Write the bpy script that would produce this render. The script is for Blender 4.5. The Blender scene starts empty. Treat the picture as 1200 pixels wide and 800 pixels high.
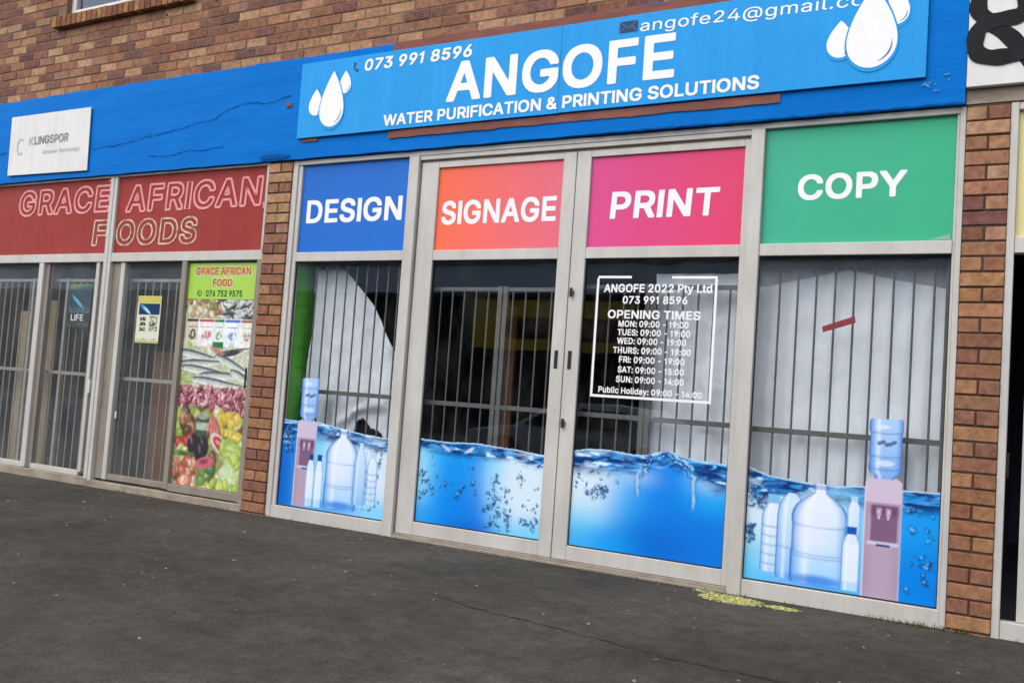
import bpy, bmesh, math, random
import numpy as np
from mathutils import Vector, Matrix
from mathutils.geometry import tessellate_polygon
R = math.radians
scene = bpy.context.scene
C = scene.collection

# ------------------------------------------------------------------ camera, sky, sun, exposure
def camera():
    yaw, pit, rol = -.5159, .0569, .0697
    cy, sy, cp, sp = math.cos(yaw), math.sin(yaw), math.cos(pit), math.sin(pit)
    f = Vector((sy*cp, cy*cp, sp)); r0 = Vector((cy, -sy, 0)); u0 = r0.cross(f)
    cr, sr = math.cos(rol), math.sin(rol)
    r = cr*r0 + sr*u0; u = cr*u0 - sr*r0
    cam = bpy.data.cameras.new('camera'); o = bpy.data.objects.new('camera', cam); C.objects.link(o)
    m = Matrix((r, u, -f)).transposed().to_4x4(); m.translation = Vector((5.2324, -5.5195, 1.0496))
    o.matrix_world = m
    cam.sensor_fit = 'HORIZONTAL'; cam.sensor_width = 36; cam.lens = 36*1100/1200
    cam.clip_start = .05; cam.clip_end = 600
    scene.camera = o
camera()
SUN_EL, SUN_AZ = R(52), R(205)          # azimuth clockwise from +Y (north): light comes from the street side
w = bpy.data.worlds.new('World'); scene.world = w; w.use_nodes = True
nt = w.node_tree; bg = nt.nodes['Background']
sky = nt.nodes.new('ShaderNodeTexSky'); sky.sky_type = 'NISHITA'; sky.sun_disc = False
sky.sun_elevation = SUN_EL; sky.sun_rotation = SUN_AZ; sky.dust_density = 1; sky.air_density = 1.0
hs = nt.nodes.new('ShaderNodeHueSaturation'); hs.inputs['Saturation'].default_value = .28
nt.links.new(sky.outputs[0], hs.inputs['Color']); nt.links.new(hs.outputs[0], bg.inputs[0])
bg.inputs[1].default_value = .14
sl = bpy.data.lights.new('sun', 'SUN'); sl.energy = .9; sl.angle = R(60); sl.color = (1, .965, .92)
so = bpy.data.objects.new('sun', sl); C.objects.link(so)
sd = Vector((math.sin(SUN_AZ)*math.cos(SUN_EL), math.cos(SUN_AZ)*math.cos(SUN_EL), math.sin(SUN_EL)))
so.rotation_euler = sd.to_track_quat('Z', 'Y').to_euler(); so.location = (0, -10, 12)
vs = scene.view_settings
vs.view_transform = 'Standard'; vs.look = 'None'; vs.gamma = 1; vs.use_curve_mapping = False
vs.exposure = 1.07
scene.cycles.max_bounces = 10; scene.cycles.transparent_max_bounces = 24
scene.cycles.caustics_reflective = False; scene.cycles.caustics_refractive = False

rnd = random.Random(7)
nr = np.random.RandomState(5)

# ------------------------------------------------------------------ helpers
def lin(r, g, b):
    return tuple(((v/255+.055)/1.055)**2.4 if v > 10.3 else v/255/12.92 for v in (r, g, b))

def col4(c): return (c[0], c[1], c[2], 1)

class N:
    """short-hand for node building"""
    def __init__(s, name):
        s.m = bpy.data.materials.new(name); s.m.use_nodes = True
        s.t = s.m.node_tree; s.b = s.t.nodes['Principled BSDF']
    def n(s, kind, **kw):
        x = s.t.nodes.new('ShaderNode'+kind)
        for k, v in kw.items():
            if k in x.inputs: x.inputs[k].default_value = v
            else: setattr(x, k, v)
        return x
    def l(s, a, b): s.t.links.new(a, b)
    def coords(s, scale=(1, 1, 1)):
        tc = s.n('TexCoord'); mp = s.n('Mapping'); mp.inputs['Scale'].default_value = scale
        s.l(tc.outputs['Object'], mp.inputs[0]); return mp.outputs[0]
    def noise(s, vec, scale, detail=4, rough=.55):
        x = s.n('TexNoise'); x.inputs['Scale'].default_value = scale; x.inputs['Detail'].default_value = detail
        x.inputs['Roughness'].default_value = rough; s.l(vec, x.inputs['Vector']); return x.outputs['Fac']
    def ramp(s, fac, stops):
        x = s.n('ValToRGB'); e = x.color_ramp.elements
        while len(e) < len(stops): e.new(.5)
        for k, (p, c) in enumerate(stops):
            e[k].position = p; e[k].color = col4(c) if not isinstance(c, (int, float)) else (c, c, c, 1)
        s.l(fac, x.inputs[0]); return x.outputs[0]
    def mix(s, fac, a, b, mode='MIX'):
        x = s.n('Mix', data_type='RGBA', blend_type=mode)
        for v, i in ((fac, 0), (a, 6), (b, 7)):
            if hasattr(v, 'links') or isinstance(v, bpy.types.NodeSocket): s.l(v, x.inputs[i])
            else: x.inputs[i].default_value = v if i == 0 else col4(v)
        return x.outputs[2]
    def base(s, v):
        if isinstance(v, bpy.types.NodeSocket): s.l(v, s.b.inputs['Base Color'])
        else: s.b.inputs['Base Color'].default_value = col4(v)
    def bump(s, h, strength=.3, dist=.01):
        x = s.n('Bump'); x.inputs['Strength'].default_value = strength; x.inputs['Distance'].default_value = dist
        s.l(h, x.inputs['Height']); s.l(x.outputs[0], s.b.inputs['Normal'])
    def set(s, rough=.5, metal=0, spec=.5):
        s.b.inputs['Roughness'].default_value = rough; s.b.inputs['Metallic'].default_value = metal
        s.b.inputs['Specular IOR Level'].default_value = spec; return s.m

def worn(name, c, c2=None, scale=3, rough=.5, spec=.4, stretch=(1, 1, 1), bump=.08, bscale=60, lo=.35, hi=.75, grime=0):
    """a painted or plain surface with soft blotches and fine grain"""
    k = N(name); v = k.coords(stretch)
    f = k.ramp(k.noise(v, scale, 6, .65), [(lo, 0), (hi, 1)])
    cc = k.mix(f, c, c2 or tuple(x*.82 for x in c))
    if grime:
        g = k.ramp(k.noise(k.coords((7, 1, .35)), 2.2, 7, .7), [(.38, 1-grime), (.62, 1.0)]); cc = k.mix(1.0, cc, g, 'MULTIPLY')
        g2 = k.ramp(k.noise(k.coords(), 21, 8, .8), [(.60, 1.0), (.74, 1-1.6*grime)]); cc = k.mix(1.0, cc, g2, 'MULTIPLY')
    k.base(cc)
    k.bump(k.noise(v, bscale, 3), bump, .004)
    rr = k.n('MapRange'); rr.inputs['To Min'].default_value = max(0, rough-.08); rr.inputs['To Max'].default_value = min(1, rough+.12)
    k.l(k.noise(v, 9, 4), rr.inputs[0]); k.l(rr.outputs[0], k.b.inputs['Roughness'])
    return k.set(rough, 0, spec)

def attr_mat(name, rough=.45, spec=.35, grain=0, scale=40, bump=0, mottled=0, mscale=6):
    """colour comes from the mesh: printed art, bricks with their own firing colours"""
    k = N(name); a = k.n('VertexColor'); a.layer_name = 'Col'; v = k.coords()
    c = a.outputs[0]
    if grain:
        f = k.ramp(k.noise(v, scale, 8, .75), [(.25, 1-grain), (.75, 1+grain*.6)])
        c = k.mix(1.0, c, f, 'MULTIPLY')
    if mottled:
        f = k.ramp(k.noise(v, mscale, 5, .6), [(.3, 1-mottled), (.7, 1.0)])
        c = k.mix(1.0, c, f, 'MULTIPLY')
    k.base(c)
    if bump: k.bump(k.noise(v, scale*1.3, 8, .7), bump, .006)
    return k.set(rough, 0, spec)

class MB:
    def __init__(s): s.v = []; s.f = []; s.c = []
    def box(s, x0, x1, y0, y1, z0, z1, c=None):
        k = len(s.v)
        s.v += [(x0, y0, z0), (x1, y0, z0), (x1, y1, z0), (x0, y1, z0), (x0, y0, z1), (x1, y0, z1), (x1, y1, z1), (x0, y1, z1)]
        s.f += [(k, k+3, k+2, k+1), (k+4, k+5, k+6, k+7), (k, k+1, k+5, k+4), (k+1, k+2, k+6, k+5), (k+2, k+3, k+7, k+6), (k+3, k, k+4, k+7)]
        s.c += [c]*8; return s
    def poly(s, pts, c=None):
        k = len(s.v); s.v += [tuple(p) for p in pts]; s.f.append(tuple(range(k, k+len(pts)))); s.c += [c]*len(pts); return s
    def prism(s, pts, y0, y1, c=None):
        """outline (x,z) anticlockwise seen from the street, extruded from y0 (front) to y1"""
        k = len(s.v); n = len(pts)
        s.v += [(p[0], y0, p[1]) for p in pts] + [(p[0], y1, p[1]) for p in pts]
        s.f.append(tuple(range(k, k+n))); s.f.append(tuple(range(k+2*n-1, k+n-1, -1)))
        for i in range(n):
            j = (i+1) % n; s.f.append((k+i, k+n+i, k+n+j, k+j))
        s.c += [c]*(2*n); return s
    def tube(s, p, q, r, n=8, c=None):
        p, q = Vector(p), Vector(q); d = (q-p).normalized(); a = d.orthogonal().normalized(); b = d.cross(a); k = len(s.v)
        for e in (p, q):
            for i in range(n):
                t = 2*math.pi*i/n; s.v.append(tuple(e + r*(math.cos(t)*a + math.sin(t)*b)))
        for i in range(n): j = (i+1) % n; s.f.append((k+i, k+j, k+n+j, k+n+i))
        s.f.append(tuple(range(k+n-1, k-1, -1))); s.f.append(tuple(range(k+n, k+2*n))); s.c += [c]*(2*n); return s
    def strip(s, pts, w, y, dy=0, c=None):
        """flat brush stroke along (x,z) points, in the wall plane; dy lets it climb a hair so it never lies on itself"""
        k = len(s.v); n = len(pts)
        for i, p in enumerate(pts):
            a = pts[max(0, i-1)]; b = pts[min(n-1, i+1)]; dx, dz = b[0]-a[0], b[1]-a[1]; L = math.hypot(dx, dz) or 1
            ww = w[i] if isinstance(w, (list, tuple)) else w
            nx, nz = -dz/L*ww/2, dx/L*ww/2
            s.v += [(p[0]+nx, y-dy*i, p[1]+nz), (p[0]-nx, y-dy*i, p[1]-nz)]; s.c += [c]*2
        for i in range(n-1): a = k+2*i; s.f.append((a+1, a+3, a+2, a))
        return s
    def build(s, name, mat, parent=None, bevel=0, smooth=False, loc=None):
        me = bpy.data.meshes.new(name); me.from_pydata(s.v, [], s.f)
        if any(x is not None for x in s.c):
            at = me.color_attributes.new('Col', 'FLOAT_COLOR', 'POINT')
            at.data.foreach_set('color', np.array([(*(x or (.5, .5, .5)), 1) for x in s.c], dtype=np.float32).ravel())
        if bevel:
            bm = bmesh.new(); bm.from_mesh(me)
            bmesh.ops.bevel(bm, geom=list(bm.edges), offset=bevel, segments=1, affect='EDGES', clamp_overlap=True)
            bm.to_mesh(me); bm.free()
        if smooth: me.polygons.foreach_set('use_smooth', [True]*len(me.polygons))
        me.materials.append(mat); me.update()
        o = bpy.data.objects.new(name, me); C.objects.link(o)
        if parent: o.parent = parent
        return o

def tag(o, label, cat, group=None):
    o['label'] = label; o['category'] = cat
    if group: o['group'] = group
    return o
def thing(name, label, cat, group=None):
    o = bpy.data.objects.new(name, None); o.empty_display_size = .1; C.objects.link(o); return tag(o, label, cat, group)
def struct(o, kind='structure'): o['kind'] = kind; return o

# ------------------------------------------------------------------ lettering (outlines drawn below as numbers)
GB = {
'&': (448, '153,-28 162,-30 228,-30 242,-27 252,-27 288,-16 325,1 344,-18 355,-23 445,-23 455,-18 460,-8 460,12 456,22 402,88 416,118 423,138 430,172 430,232 425,242 415,247 338,246 332,242 327,235 323,215 323,202 318,193 315,194 310,198 261,258 262,262 307,298 329,328 339,348 347,375 347,435 339,458 329,478 320,492 305,507 292,516 272,526 235,537 168,537 148,533 128,526 108,516 95,507 80,492 71,478 61,458 53,435 53,362 61,338 77,305 89,288 92,278 53,245 31,215 17,188 10,155 10,108 17,75 34,42 42,30 62,10 85,-6 105,-16 135,-26|185,71 172,74 148,87 131,105 123,122 122,132 128,152 148,177 165,189 169,188 180,178 233,112 245,100 248,92 242,84 215,74 198,70|185,354 177,362 167,378 162,398 163,405 168,416 180,428 195,436 205,436 215,432 228,423 236,412 236,398 225,380 212,367 195,354 188,352'),
',': (188, '23,-142 32,-143 92,-143 102,-139 106,-135 109,-128 117,-95 123,-82 127,-58 133,-45 154,38 160,55 159,82 155,88 150,92 142,93 58,93 48,89 45,83 40,62 40,52 37,42 37,32 33,22 33,8 30,-2 30,-12 23,-42 23,-55 20,-65 17,-95 13,-105 14,-132 18,-138'),
'-': (453, '100,165 108,163 348,164 355,168 360,178 359,255 355,262 345,267 102,266 95,262 91,255 90,248 90,178 95,168'),
'.': (188, '67,-25 75,-27 122,-26 138,-19 156,-2 163,18 163,65 153,88 142,99 128,106 115,110 75,110 62,106 45,96 34,82 27,65 27,15 37,-5 42,-10 48,-16'),
'0': (453, '190,-28 198,-30 258,-30 282,-26 302,-19 328,-6 355,13 379,42 399,78 416,125 423,162 423,172 427,182 427,225 430,235 430,242 430,275 427,285 427,325 423,335 423,348 419,368 409,405 389,448 370,478 345,503 332,513 298,529 288,533 272,537 255,537 245,540 208,540 198,537 182,537 165,533 155,529 122,513 108,503 81,475 67,455 51,422 41,395 27,328 27,295 23,285 23,278 23,222 27,212 27,182 30,172 30,158 34,138 44,102 51,85 74,42 87,25 104,8 118,-3 152,-19 172,-26|222,74 208,77 192,87 168,110 154,135 147,152 141,178 137,198 137,212 133,222 133,282 137,295 137,312 141,332 158,382 172,403 190,422 202,429 228,436 252,429 263,422 282,403 296,382 309,345 317,308 317,292 320,282 320,228 317,215 317,198 306,152 293,122 283,108 258,84 245,77 228,73'),
'1': (330, '128,-24 238,-24 238,529 150,529 136,500 108,470 70,446 20,430 20,340 80,358 128,384'),
'2': (453, '50,-22 58,-23 395,-23 402,-23 408,-19 413,-12 413,65 409,75 402,79 225,80 217,82 217,85 227,98 293,165 300,175 327,202 365,250 383,278 393,298 403,335 403,408 399,425 393,442 373,478 355,497 328,516 308,526 272,537 258,537 248,540 242,540 202,540 192,537 175,536 142,526 122,516 100,502 77,478 67,465 51,432 43,402 43,355 48,345 55,341 132,340 142,343 145,345 149,352 154,382 158,392 167,405 182,420 195,429 222,436 242,433 252,429 268,420 286,402 293,388 297,368 293,352 279,325 257,295 243,282 237,272 200,235 193,225 147,178 140,168 93,122 87,112 44,68 40,58 40,-8 45,-18'),
'3': (453, '173,-28 182,-30 255,-30 265,-27 278,-26 312,-16 338,-3 362,13 380,32 392,47 406,75 413,95 413,108 417,118 417,172 413,182 413,195 406,215 396,235 380,258 362,276 342,289 322,299 295,309 285,310 282,312 281,315 327,365 333,375 353,395 360,405 380,425 396,448 397,518 392,528 385,533 62,533 52,529 47,522 47,445 51,435 58,431 222,430 230,428 230,425 213,405 147,332 137,318 133,308 134,235 138,228 148,223 218,223 248,216 270,205 290,185 299,168 303,158 303,128 296,115 287,102 268,87 255,81 222,73 212,73 182,81 168,87 154,98 147,105 137,122 132,147 128,152 122,156 35,157 25,152 20,142 20,112 27,78 44,45 57,28 68,17 84,5 108,-9 115,-11 132,-19'),
'4': (453, '267,-22 275,-23 352,-23 362,-19 367,-8 367,75 368,82 375,83 425,84 432,88 437,98 437,172 432,182 422,187 372,187 368,188 367,192 367,325 362,335 355,339 272,340 261,335 257,325 257,195 255,188 248,187 165,187 156,188 156,192 161,202 186,242 194,258 219,298 227,315 263,372 271,388 333,492 333,522 328,529 318,533 238,533 228,529 225,526 196,475 161,418 153,402 107,328 99,312 64,255 56,238 21,182 17,172 17,98 21,88 28,84 248,83 255,82 257,75 257,-8 261,-18'),
'5': (453, '180,-28 188,-30 255,-30 265,-27 278,-26 308,-16 322,-9 353,12 370,28 389,55 406,92 413,122 413,205 409,225 403,245 386,278 363,308 332,333 305,346 285,353 265,357 198,357 168,350 165,352 164,355 167,365 167,385 170,395 170,415 175,428 178,430 372,430 378,431 385,435 390,445 390,518 385,528 378,533 88,533 78,529 74,522 70,508 70,488 67,478 67,458 63,448 63,428 60,418 60,398 57,388 57,368 53,358 53,342 50,332 50,312 47,302 47,282 43,272 43,245 48,235 55,231 68,227 88,227 98,223 138,223 155,231 162,236 182,246 212,253 225,253 255,243 280,222 289,208 299,188 303,172 303,148 296,128 288,114 262,87 242,77 225,73 215,74 192,81 172,93 162,104 154,115 147,132 146,142 142,148 135,153 52,153 41,148 37,142 37,135 37,105 41,85 57,48 75,24 84,15 108,-3 135,-16 152,-23'),
'6': (453, '187,-28 195,-30 262,-30 282,-26 318,-13 348,7 378,37 386,48 399,75 406,95 410,112 410,125 413,135 413,182 410,192 410,205 399,242 389,262 376,282 360,298 335,316 322,323 305,329 275,337 245,337 240,338 244,348 253,358 346,495 346,522 342,528 335,533 245,533 235,529 230,525 176,445 167,435 133,382 124,372 87,315 54,248 47,228 40,192 40,128 43,118 44,105 54,75 67,48 88,20 112,1 135,-13 158,-23|215,74 198,81 180,92 172,100 164,112 158,122 151,142 150,172 154,185 164,205 184,225 195,233 212,239 235,240 248,236 262,229 278,216 289,202 299,182 303,165 303,152 296,125 289,112 265,87 248,77 238,74'),
'7': (453, '83,-22 92,-23 175,-23 185,-18 413,432 413,518 408,529 402,533 395,533 62,533 52,533 45,528 40,518 40,445 45,435 52,431 275,430 280,428 280,425 139,142 131,128 74,15 74,-12 78,-18'),
'8': (453, '183,-28 192,-30 262,-30 275,-27 285,-27 322,-16 355,1 368,10 399,42 416,75 423,102 423,168 416,198 403,225 395,236 364,268 383,292 396,318 403,342 403,418 399,435 383,468 376,478 353,502 318,523 292,533 275,537 258,537 248,540 242,540 202,540 192,537 178,537 142,526 115,513 97,498 77,478 67,465 54,438 47,408 47,355 51,335 57,315 67,295 88,268 85,263 75,257 67,248 54,232 41,208 31,178 30,98 34,82 44,58 55,40 70,22 90,5 138,-19 168,-27|212,74 178,84 165,93 153,105 144,122 141,132 141,148 147,165 155,176 168,190 182,199 212,210 238,210 255,206 275,196 292,183 303,168 309,155 313,138 313,135 305,114 293,98 278,87 265,81 238,73|218,314 205,317 185,327 170,342 161,358 157,378 161,392 167,405 184,422 205,433 228,437 255,429 272,419 280,412 289,398 293,388 293,365 285,347 262,324 235,314'),
'9': (453, '117,-22 125,-23 208,-23 218,-19 227,-12 327,138 349,168 369,202 396,255 406,285 410,302 410,315 413,325 413,372 410,382 409,398 399,432 386,458 373,478 355,497 322,519 308,526 288,533 272,537 258,537 248,540 205,540 195,537 178,536 145,526 118,513 107,505 77,475 67,462 51,428 47,418 40,385 40,318 43,308 44,295 54,265 61,252 77,228 98,207 112,197 145,181 155,177 172,173 188,173 210,168 206,158 179,118 171,108 107,15 107,-12 111,-18|222,267 208,271 188,281 165,304 154,325 150,342 150,362 154,378 161,392 170,405 185,420 198,429 228,437 245,433 265,423 285,403 293,392 299,375 303,358 303,345 299,328 293,312 283,298 268,283 245,271 228,267'),
':': (188, '67,-25 75,-27 122,-26 138,-19 156,-2 163,18 163,65 153,88 142,99 128,106 115,110 75,110 62,106 45,96 34,82 27,65 27,15 37,-5 42,-10 48,-16;73,248 78,247 112,247 125,251 138,257 149,265 163,288 163,345 156,358 148,367 138,376 125,383 102,387 82,387 65,383 52,376 40,365 27,342 27,295 31,282 37,272 50,258'),
'A': (480, '3,-22 12,-23 92,-23 98,-23 105,-19 109,-12 117,15 123,25 144,92 153,115 155,119 162,120 322,119 326,115 333,98 361,15 366,5 371,-12 375,-19 385,-23 472,-23 482,-19 486,-12 487,12 479,35 474,45 456,98 441,135 419,198 414,208 396,262 381,298 373,325 367,335 359,362 344,398 336,425 331,435 303,515 295,528 288,533 192,533 182,529 177,522 133,395 127,385 119,358 114,348 106,322 101,312 93,285 87,275 79,248 74,238 66,212 61,202 53,175 47,165 39,138 34,128 26,102 21,92 13,65 7,55 -1,28 -6,18 -6,-12 -2,-18|195,224 193,225 193,228 194,235 199,245 234,352 238,358 242,355 246,345 257,305 263,295 274,258 283,238 286,228 285,225 278,223'),
'C': (510, '227,-28 235,-30 302,-30 315,-27 325,-27 372,-13 398,1 422,17 456,52 469,72 483,98 497,145 496,172 492,178 485,183 395,183 388,179 385,173 383,162 376,145 366,128 340,102 315,87 295,81 275,77 258,77 228,84 202,97 188,107 170,125 157,142 141,175 130,215 130,232 127,242 127,268 130,278 130,292 134,312 144,342 162,373 180,395 198,409 215,419 245,429 268,432 302,426 332,413 350,398 368,376 379,355 384,335 388,328 395,324 482,323 492,328 496,335 497,362 493,382 486,402 466,442 447,468 428,487 402,506 368,523 338,533 318,537 302,537 292,540 285,540 245,540 235,537 215,537 185,529 158,519 117,495 87,468 57,428 37,388 27,358 20,322 20,305 17,295 17,288 17,215 20,205 20,185 27,152 37,122 51,92 78,50 112,17 148,-6 172,-16 205,-26'),
'D': (502, '47,-22 55,-23 255,-23 268,-20 285,-20 305,-16 345,-3 372,11 392,24 417,45 443,78 466,125 479,172 480,185 483,195 483,312 480,325 480,335 466,385 443,432 417,465 408,473 372,499 328,519 282,530 255,530 245,533 55,533 48,533 41,528 37,522 37,515 37,-5 37,-12 41,-18|148,81 147,92 147,422 148,428 155,430 198,430 212,427 245,427 275,419 292,413 323,392 335,380 353,355 366,322 373,288 373,268 377,258 377,252 373,242 373,222 369,202 356,162 345,144 325,120 298,101 285,94 265,87 245,83 232,83 222,80 155,80'),
'E': (419, '47,-22 55,-23 382,-23 388,-23 395,-18 400,-8 400,65 395,75 388,79 155,80 148,81 147,88 147,198 148,205 155,207 365,207 375,212 379,218 380,225 380,295 375,305 368,309 155,310 148,311 147,322 147,422 148,428 155,430 385,431 392,435 397,445 397,518 392,529 385,533 378,533 58,533 48,533 41,528 37,522 37,515 37,-5 37,-12 41,-18'),
'F': (410, '47,-22 55,-23 132,-23 142,-19 146,-12 147,188 148,195 155,197 355,197 365,202 370,212 370,285 365,295 358,299 155,300 148,302 147,308 147,425 148,429 155,430 382,431 389,435 393,445 393,518 388,529 382,533 375,533 58,533 48,533 41,528 37,522 37,515 37,-5 37,-12 41,-18'),
'G': (520, '227,-28 235,-30 305,-30 318,-27 328,-27 375,-13 412,7 428,20 453,45 469,68 489,108 500,152 500,265 495,275 485,280 278,280 272,279 265,275 260,265 260,195 261,188 265,181 275,177 382,177 385,175 386,172 376,142 357,115 325,91 298,81 278,77 262,77 242,81 222,87 202,97 185,110 172,124 154,148 141,175 130,215 130,232 127,242 127,268 130,278 130,292 134,312 144,342 151,355 172,386 182,397 197,408 222,423 248,430 268,432 302,426 318,419 340,405 357,388 373,365 388,332 395,327 482,327 492,331 496,338 497,368 489,395 473,432 447,468 416,495 388,513 358,526 318,537 298,537 288,540 282,540 245,540 235,537 212,537 165,523 132,506 120,498 105,487 80,462 61,435 37,388 27,358 20,322 20,305 17,295 17,288 17,215 20,205 20,185 34,128 54,85 77,52 108,20 125,7 148,-6 172,-16 205,-26'),
'H': (517, '47,-22 55,-23 132,-23 142,-19 146,-12 147,202 148,209 155,210 362,210 368,209 370,202 371,-12 375,-19 385,-23 465,-23 475,-18 479,-12 480,-5 480,512 479,522 475,529 465,533 385,533 375,529 372,523 370,515 370,318 368,315 358,313 155,313 148,315 147,322 146,522 142,529 132,533 52,533 41,528 37,522 37,515 37,-5 37,-12 41,-18'),
'I': (150, '22,-24 134,-24 134,529 22,529'),
'K': (467, '47,-22 55,-23 132,-23 142,-18 147,-8 148,148 162,164 167,172 190,195 195,198 198,196 208,183 276,88 291,65 352,-19 362,-23 452,-23 458,-23 465,-18 469,-12 470,-5 470,15 466,25 291,268 281,285 283,292 320,328 327,338 367,378 373,388 413,428 420,438 462,480 470,498 470,518 465,529 458,533 452,533 355,533 345,529 287,468 280,458 247,425 240,415 207,382 200,372 167,338 160,328 152,320 148,320 147,328 146,522 142,529 132,533 52,533 41,528 37,522 37,515 37,-5 37,-12 41,-18'),
'L': (393, '47,-22 55,-23 368,-23 379,-18 383,-8 383,65 379,75 372,79 155,80 148,82 147,88 147,518 142,529 132,533 52,533 41,528 37,518 37,-5 37,-12 41,-18'),
'M': (628, '47,-22 55,-23 132,-23 142,-19 146,-12 147,252 148,268 152,265 159,248 219,98 224,82 264,-15 268,-19 278,-23 348,-23 355,-23 362,-19 369,-5 374,12 466,242 471,258 475,266 478,269 480,255 481,-12 485,-19 495,-23 575,-23 585,-18 589,-12 590,-5 590,512 589,522 585,529 575,533 472,533 465,533 455,526 417,432 413,415 394,372 389,355 377,328 373,312 361,285 356,268 344,242 339,225 327,198 319,172 315,166 311,172 289,232 264,292 259,308 234,368 229,385 172,528 165,533 155,533 52,533 41,528 37,522 37,515 37,-5 37,-12 41,-18'),
'N': (523, '47,-22 55,-23 132,-23 142,-19 146,-12 147,308 148,321 152,319 159,308 174,282 193,255 197,245 216,218 221,208 239,182 244,172 263,145 267,135 286,108 291,98 309,72 314,62 363,-15 375,-23 382,-23 472,-23 482,-18 486,-12 487,-5 487,512 486,522 482,529 472,533 392,533 382,529 377,522 377,198 375,188 368,194 361,205 339,242 251,378 229,415 211,442 206,452 187,478 158,526 148,533 142,533 52,533 41,528 37,522 37,515 37,-5 37,-12 41,-18'),
'O': (533, '223,-28 232,-30 302,-30 315,-27 325,-27 342,-23 378,-9 410,8 425,20 457,52 483,92 496,122 506,152 513,185 513,205 517,215 517,222 517,295 513,305 513,322 506,358 496,388 476,428 450,465 432,483 415,496 395,509 375,519 338,533 318,537 298,537 288,540 282,540 245,540 235,537 215,537 175,526 152,516 128,503 98,480 87,468 57,428 34,378 23,342 23,332 20,322 20,305 17,292 17,215 20,205 20,185 27,152 37,122 61,75 80,48 103,25 110,18 132,4 148,-6 172,-16 205,-26|255,77 228,84 202,97 188,107 167,128 154,148 137,185 130,215 130,232 127,242 127,268 130,278 130,292 134,312 144,342 154,362 163,375 182,395 198,409 215,419 245,429 268,432 302,426 325,416 352,397 373,372 389,342 396,325 403,295 403,282 407,272 407,238 403,228 403,215 399,195 393,175 383,152 363,125 343,105 322,91 292,80 285,80 275,77'),
'P': (445, '47,-22 55,-23 132,-23 142,-19 145,-13 147,-5 147,155 148,162 155,163 282,163 315,171 352,187 370,198 397,225 406,238 419,265 430,302 430,318 433,328 433,335 433,365 430,375 430,395 419,432 409,452 396,472 378,490 355,506 328,519 308,526 288,530 265,530 255,533 55,533 48,533 41,528 37,522 37,515 37,-5 37,-12 41,-18|148,268 147,278 147,422 148,429 155,430 222,430 235,427 252,427 282,416 300,402 313,382 319,362 320,338 312,312 303,298 288,283 265,271 245,267 155,267'),
'R': (449, '47,-22 55,-23 132,-23 142,-19 145,-13 147,-5 147,168 148,172 155,173 225,173 232,170 297,45 303,38 324,-5 335,-19 345,-23 432,-23 438,-23 445,-18 450,-8 449,18 354,192 357,198 378,213 400,235 409,248 419,268 429,298 430,315 433,328 433,378 430,388 430,402 423,428 406,462 393,478 380,492 358,506 322,523 288,530 268,530 258,533 55,533 48,533 41,528 37,522 37,515 37,-5 37,-12 41,-18|148,281 147,292 147,422 148,429 155,430 225,430 238,427 252,427 278,419 285,416 302,403 313,385 319,368 320,342 316,325 313,318 305,307 296,298 278,287 252,280 155,280'),
'S': (447, '193,-32 198,-33 248,-33 262,-30 278,-30 312,-23 352,-6 370,5 382,17 390,22 405,40 423,75 430,98 429,182 423,202 413,222 403,235 385,253 362,269 312,293 268,306 232,314 192,327 164,342 147,358 141,368 140,378 144,392 155,407 172,419 192,429 208,433 242,433 258,429 288,413 303,398 309,385 314,365 318,358 325,354 408,353 419,358 423,368 423,412 416,435 406,455 392,476 375,493 358,506 318,526 298,533 278,537 262,537 252,540 245,540 202,540 192,537 175,537 155,533 135,526 102,509 82,497 58,473 51,462 37,435 30,412 31,332 37,312 47,292 57,278 68,267 95,247 135,227 175,214 245,196 272,186 303,168 315,156 319,148 320,132 316,122 310,112 293,95 275,84 255,77 235,73 215,73 182,81 158,93 137,115 131,132 129,145 126,152 115,159 32,160 21,155 17,145 17,102 27,68 34,55 50,32 75,7 85,1 125,-19 168,-30 188,-30'),
'T': (449, '180,-22 188,-23 265,-23 275,-19 279,-12 280,422 281,428 288,430 425,430 435,435 440,445 440,518 435,528 428,533 28,533 22,533 15,529 11,522 10,445 15,435 25,430 165,430 169,428 170,425 170,-5 171,-12 175,-18'),
'U': (517, '203,-28 212,-30 308,-30 342,-23 362,-16 388,-3 412,13 442,44 456,65 466,85 476,115 480,138 480,518 475,528 468,533 385,533 375,529 371,522 370,185 367,172 366,158 356,132 347,118 325,97 302,84 272,77 242,77 225,81 208,87 192,97 167,122 157,138 151,158 150,172 147,185 146,522 142,528 138,531 132,533 125,533 52,533 42,529 37,522 37,145 44,105 47,95 67,55 77,42 105,13 135,-6 165,-19'),
'W': (686, '140,-22 148,-23 238,-23 248,-19 253,-15 256,-8 261,15 266,28 274,65 279,78 284,102 289,115 294,138 309,188 337,298 342,307 346,305 349,295 357,258 363,245 367,222 373,208 377,185 383,172 387,148 403,98 417,38 423,25 431,-12 435,-18 442,-23 452,-23 538,-23 549,-18 559,5 574,65 586,102 591,125 596,138 621,235 636,285 641,308 653,345 657,368 663,382 667,405 673,418 677,442 693,492 693,518 688,529 678,533 595,533 585,529 582,523 577,515 533,335 527,322 503,218 497,205 496,192 492,189 487,198 483,222 477,235 466,285 461,298 413,488 403,522 398,529 388,533 302,533 295,533 288,528 281,515 279,505 274,492 263,442 257,428 246,378 241,365 229,315 224,302 213,252 207,238 199,202 195,190 191,192 186,215 181,228 113,498 107,512 106,522 102,528 95,533 85,533 8,533 -2,528 -7,518 -6,488 -1,475 4,452 9,438 14,415 19,402 24,378 29,365 34,342 39,328 44,305 49,292 54,268 59,255 64,232 69,218 74,195 79,182 84,158 89,145 94,122 99,108 104,85 109,72 131,-12 135,-18'),
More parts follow.
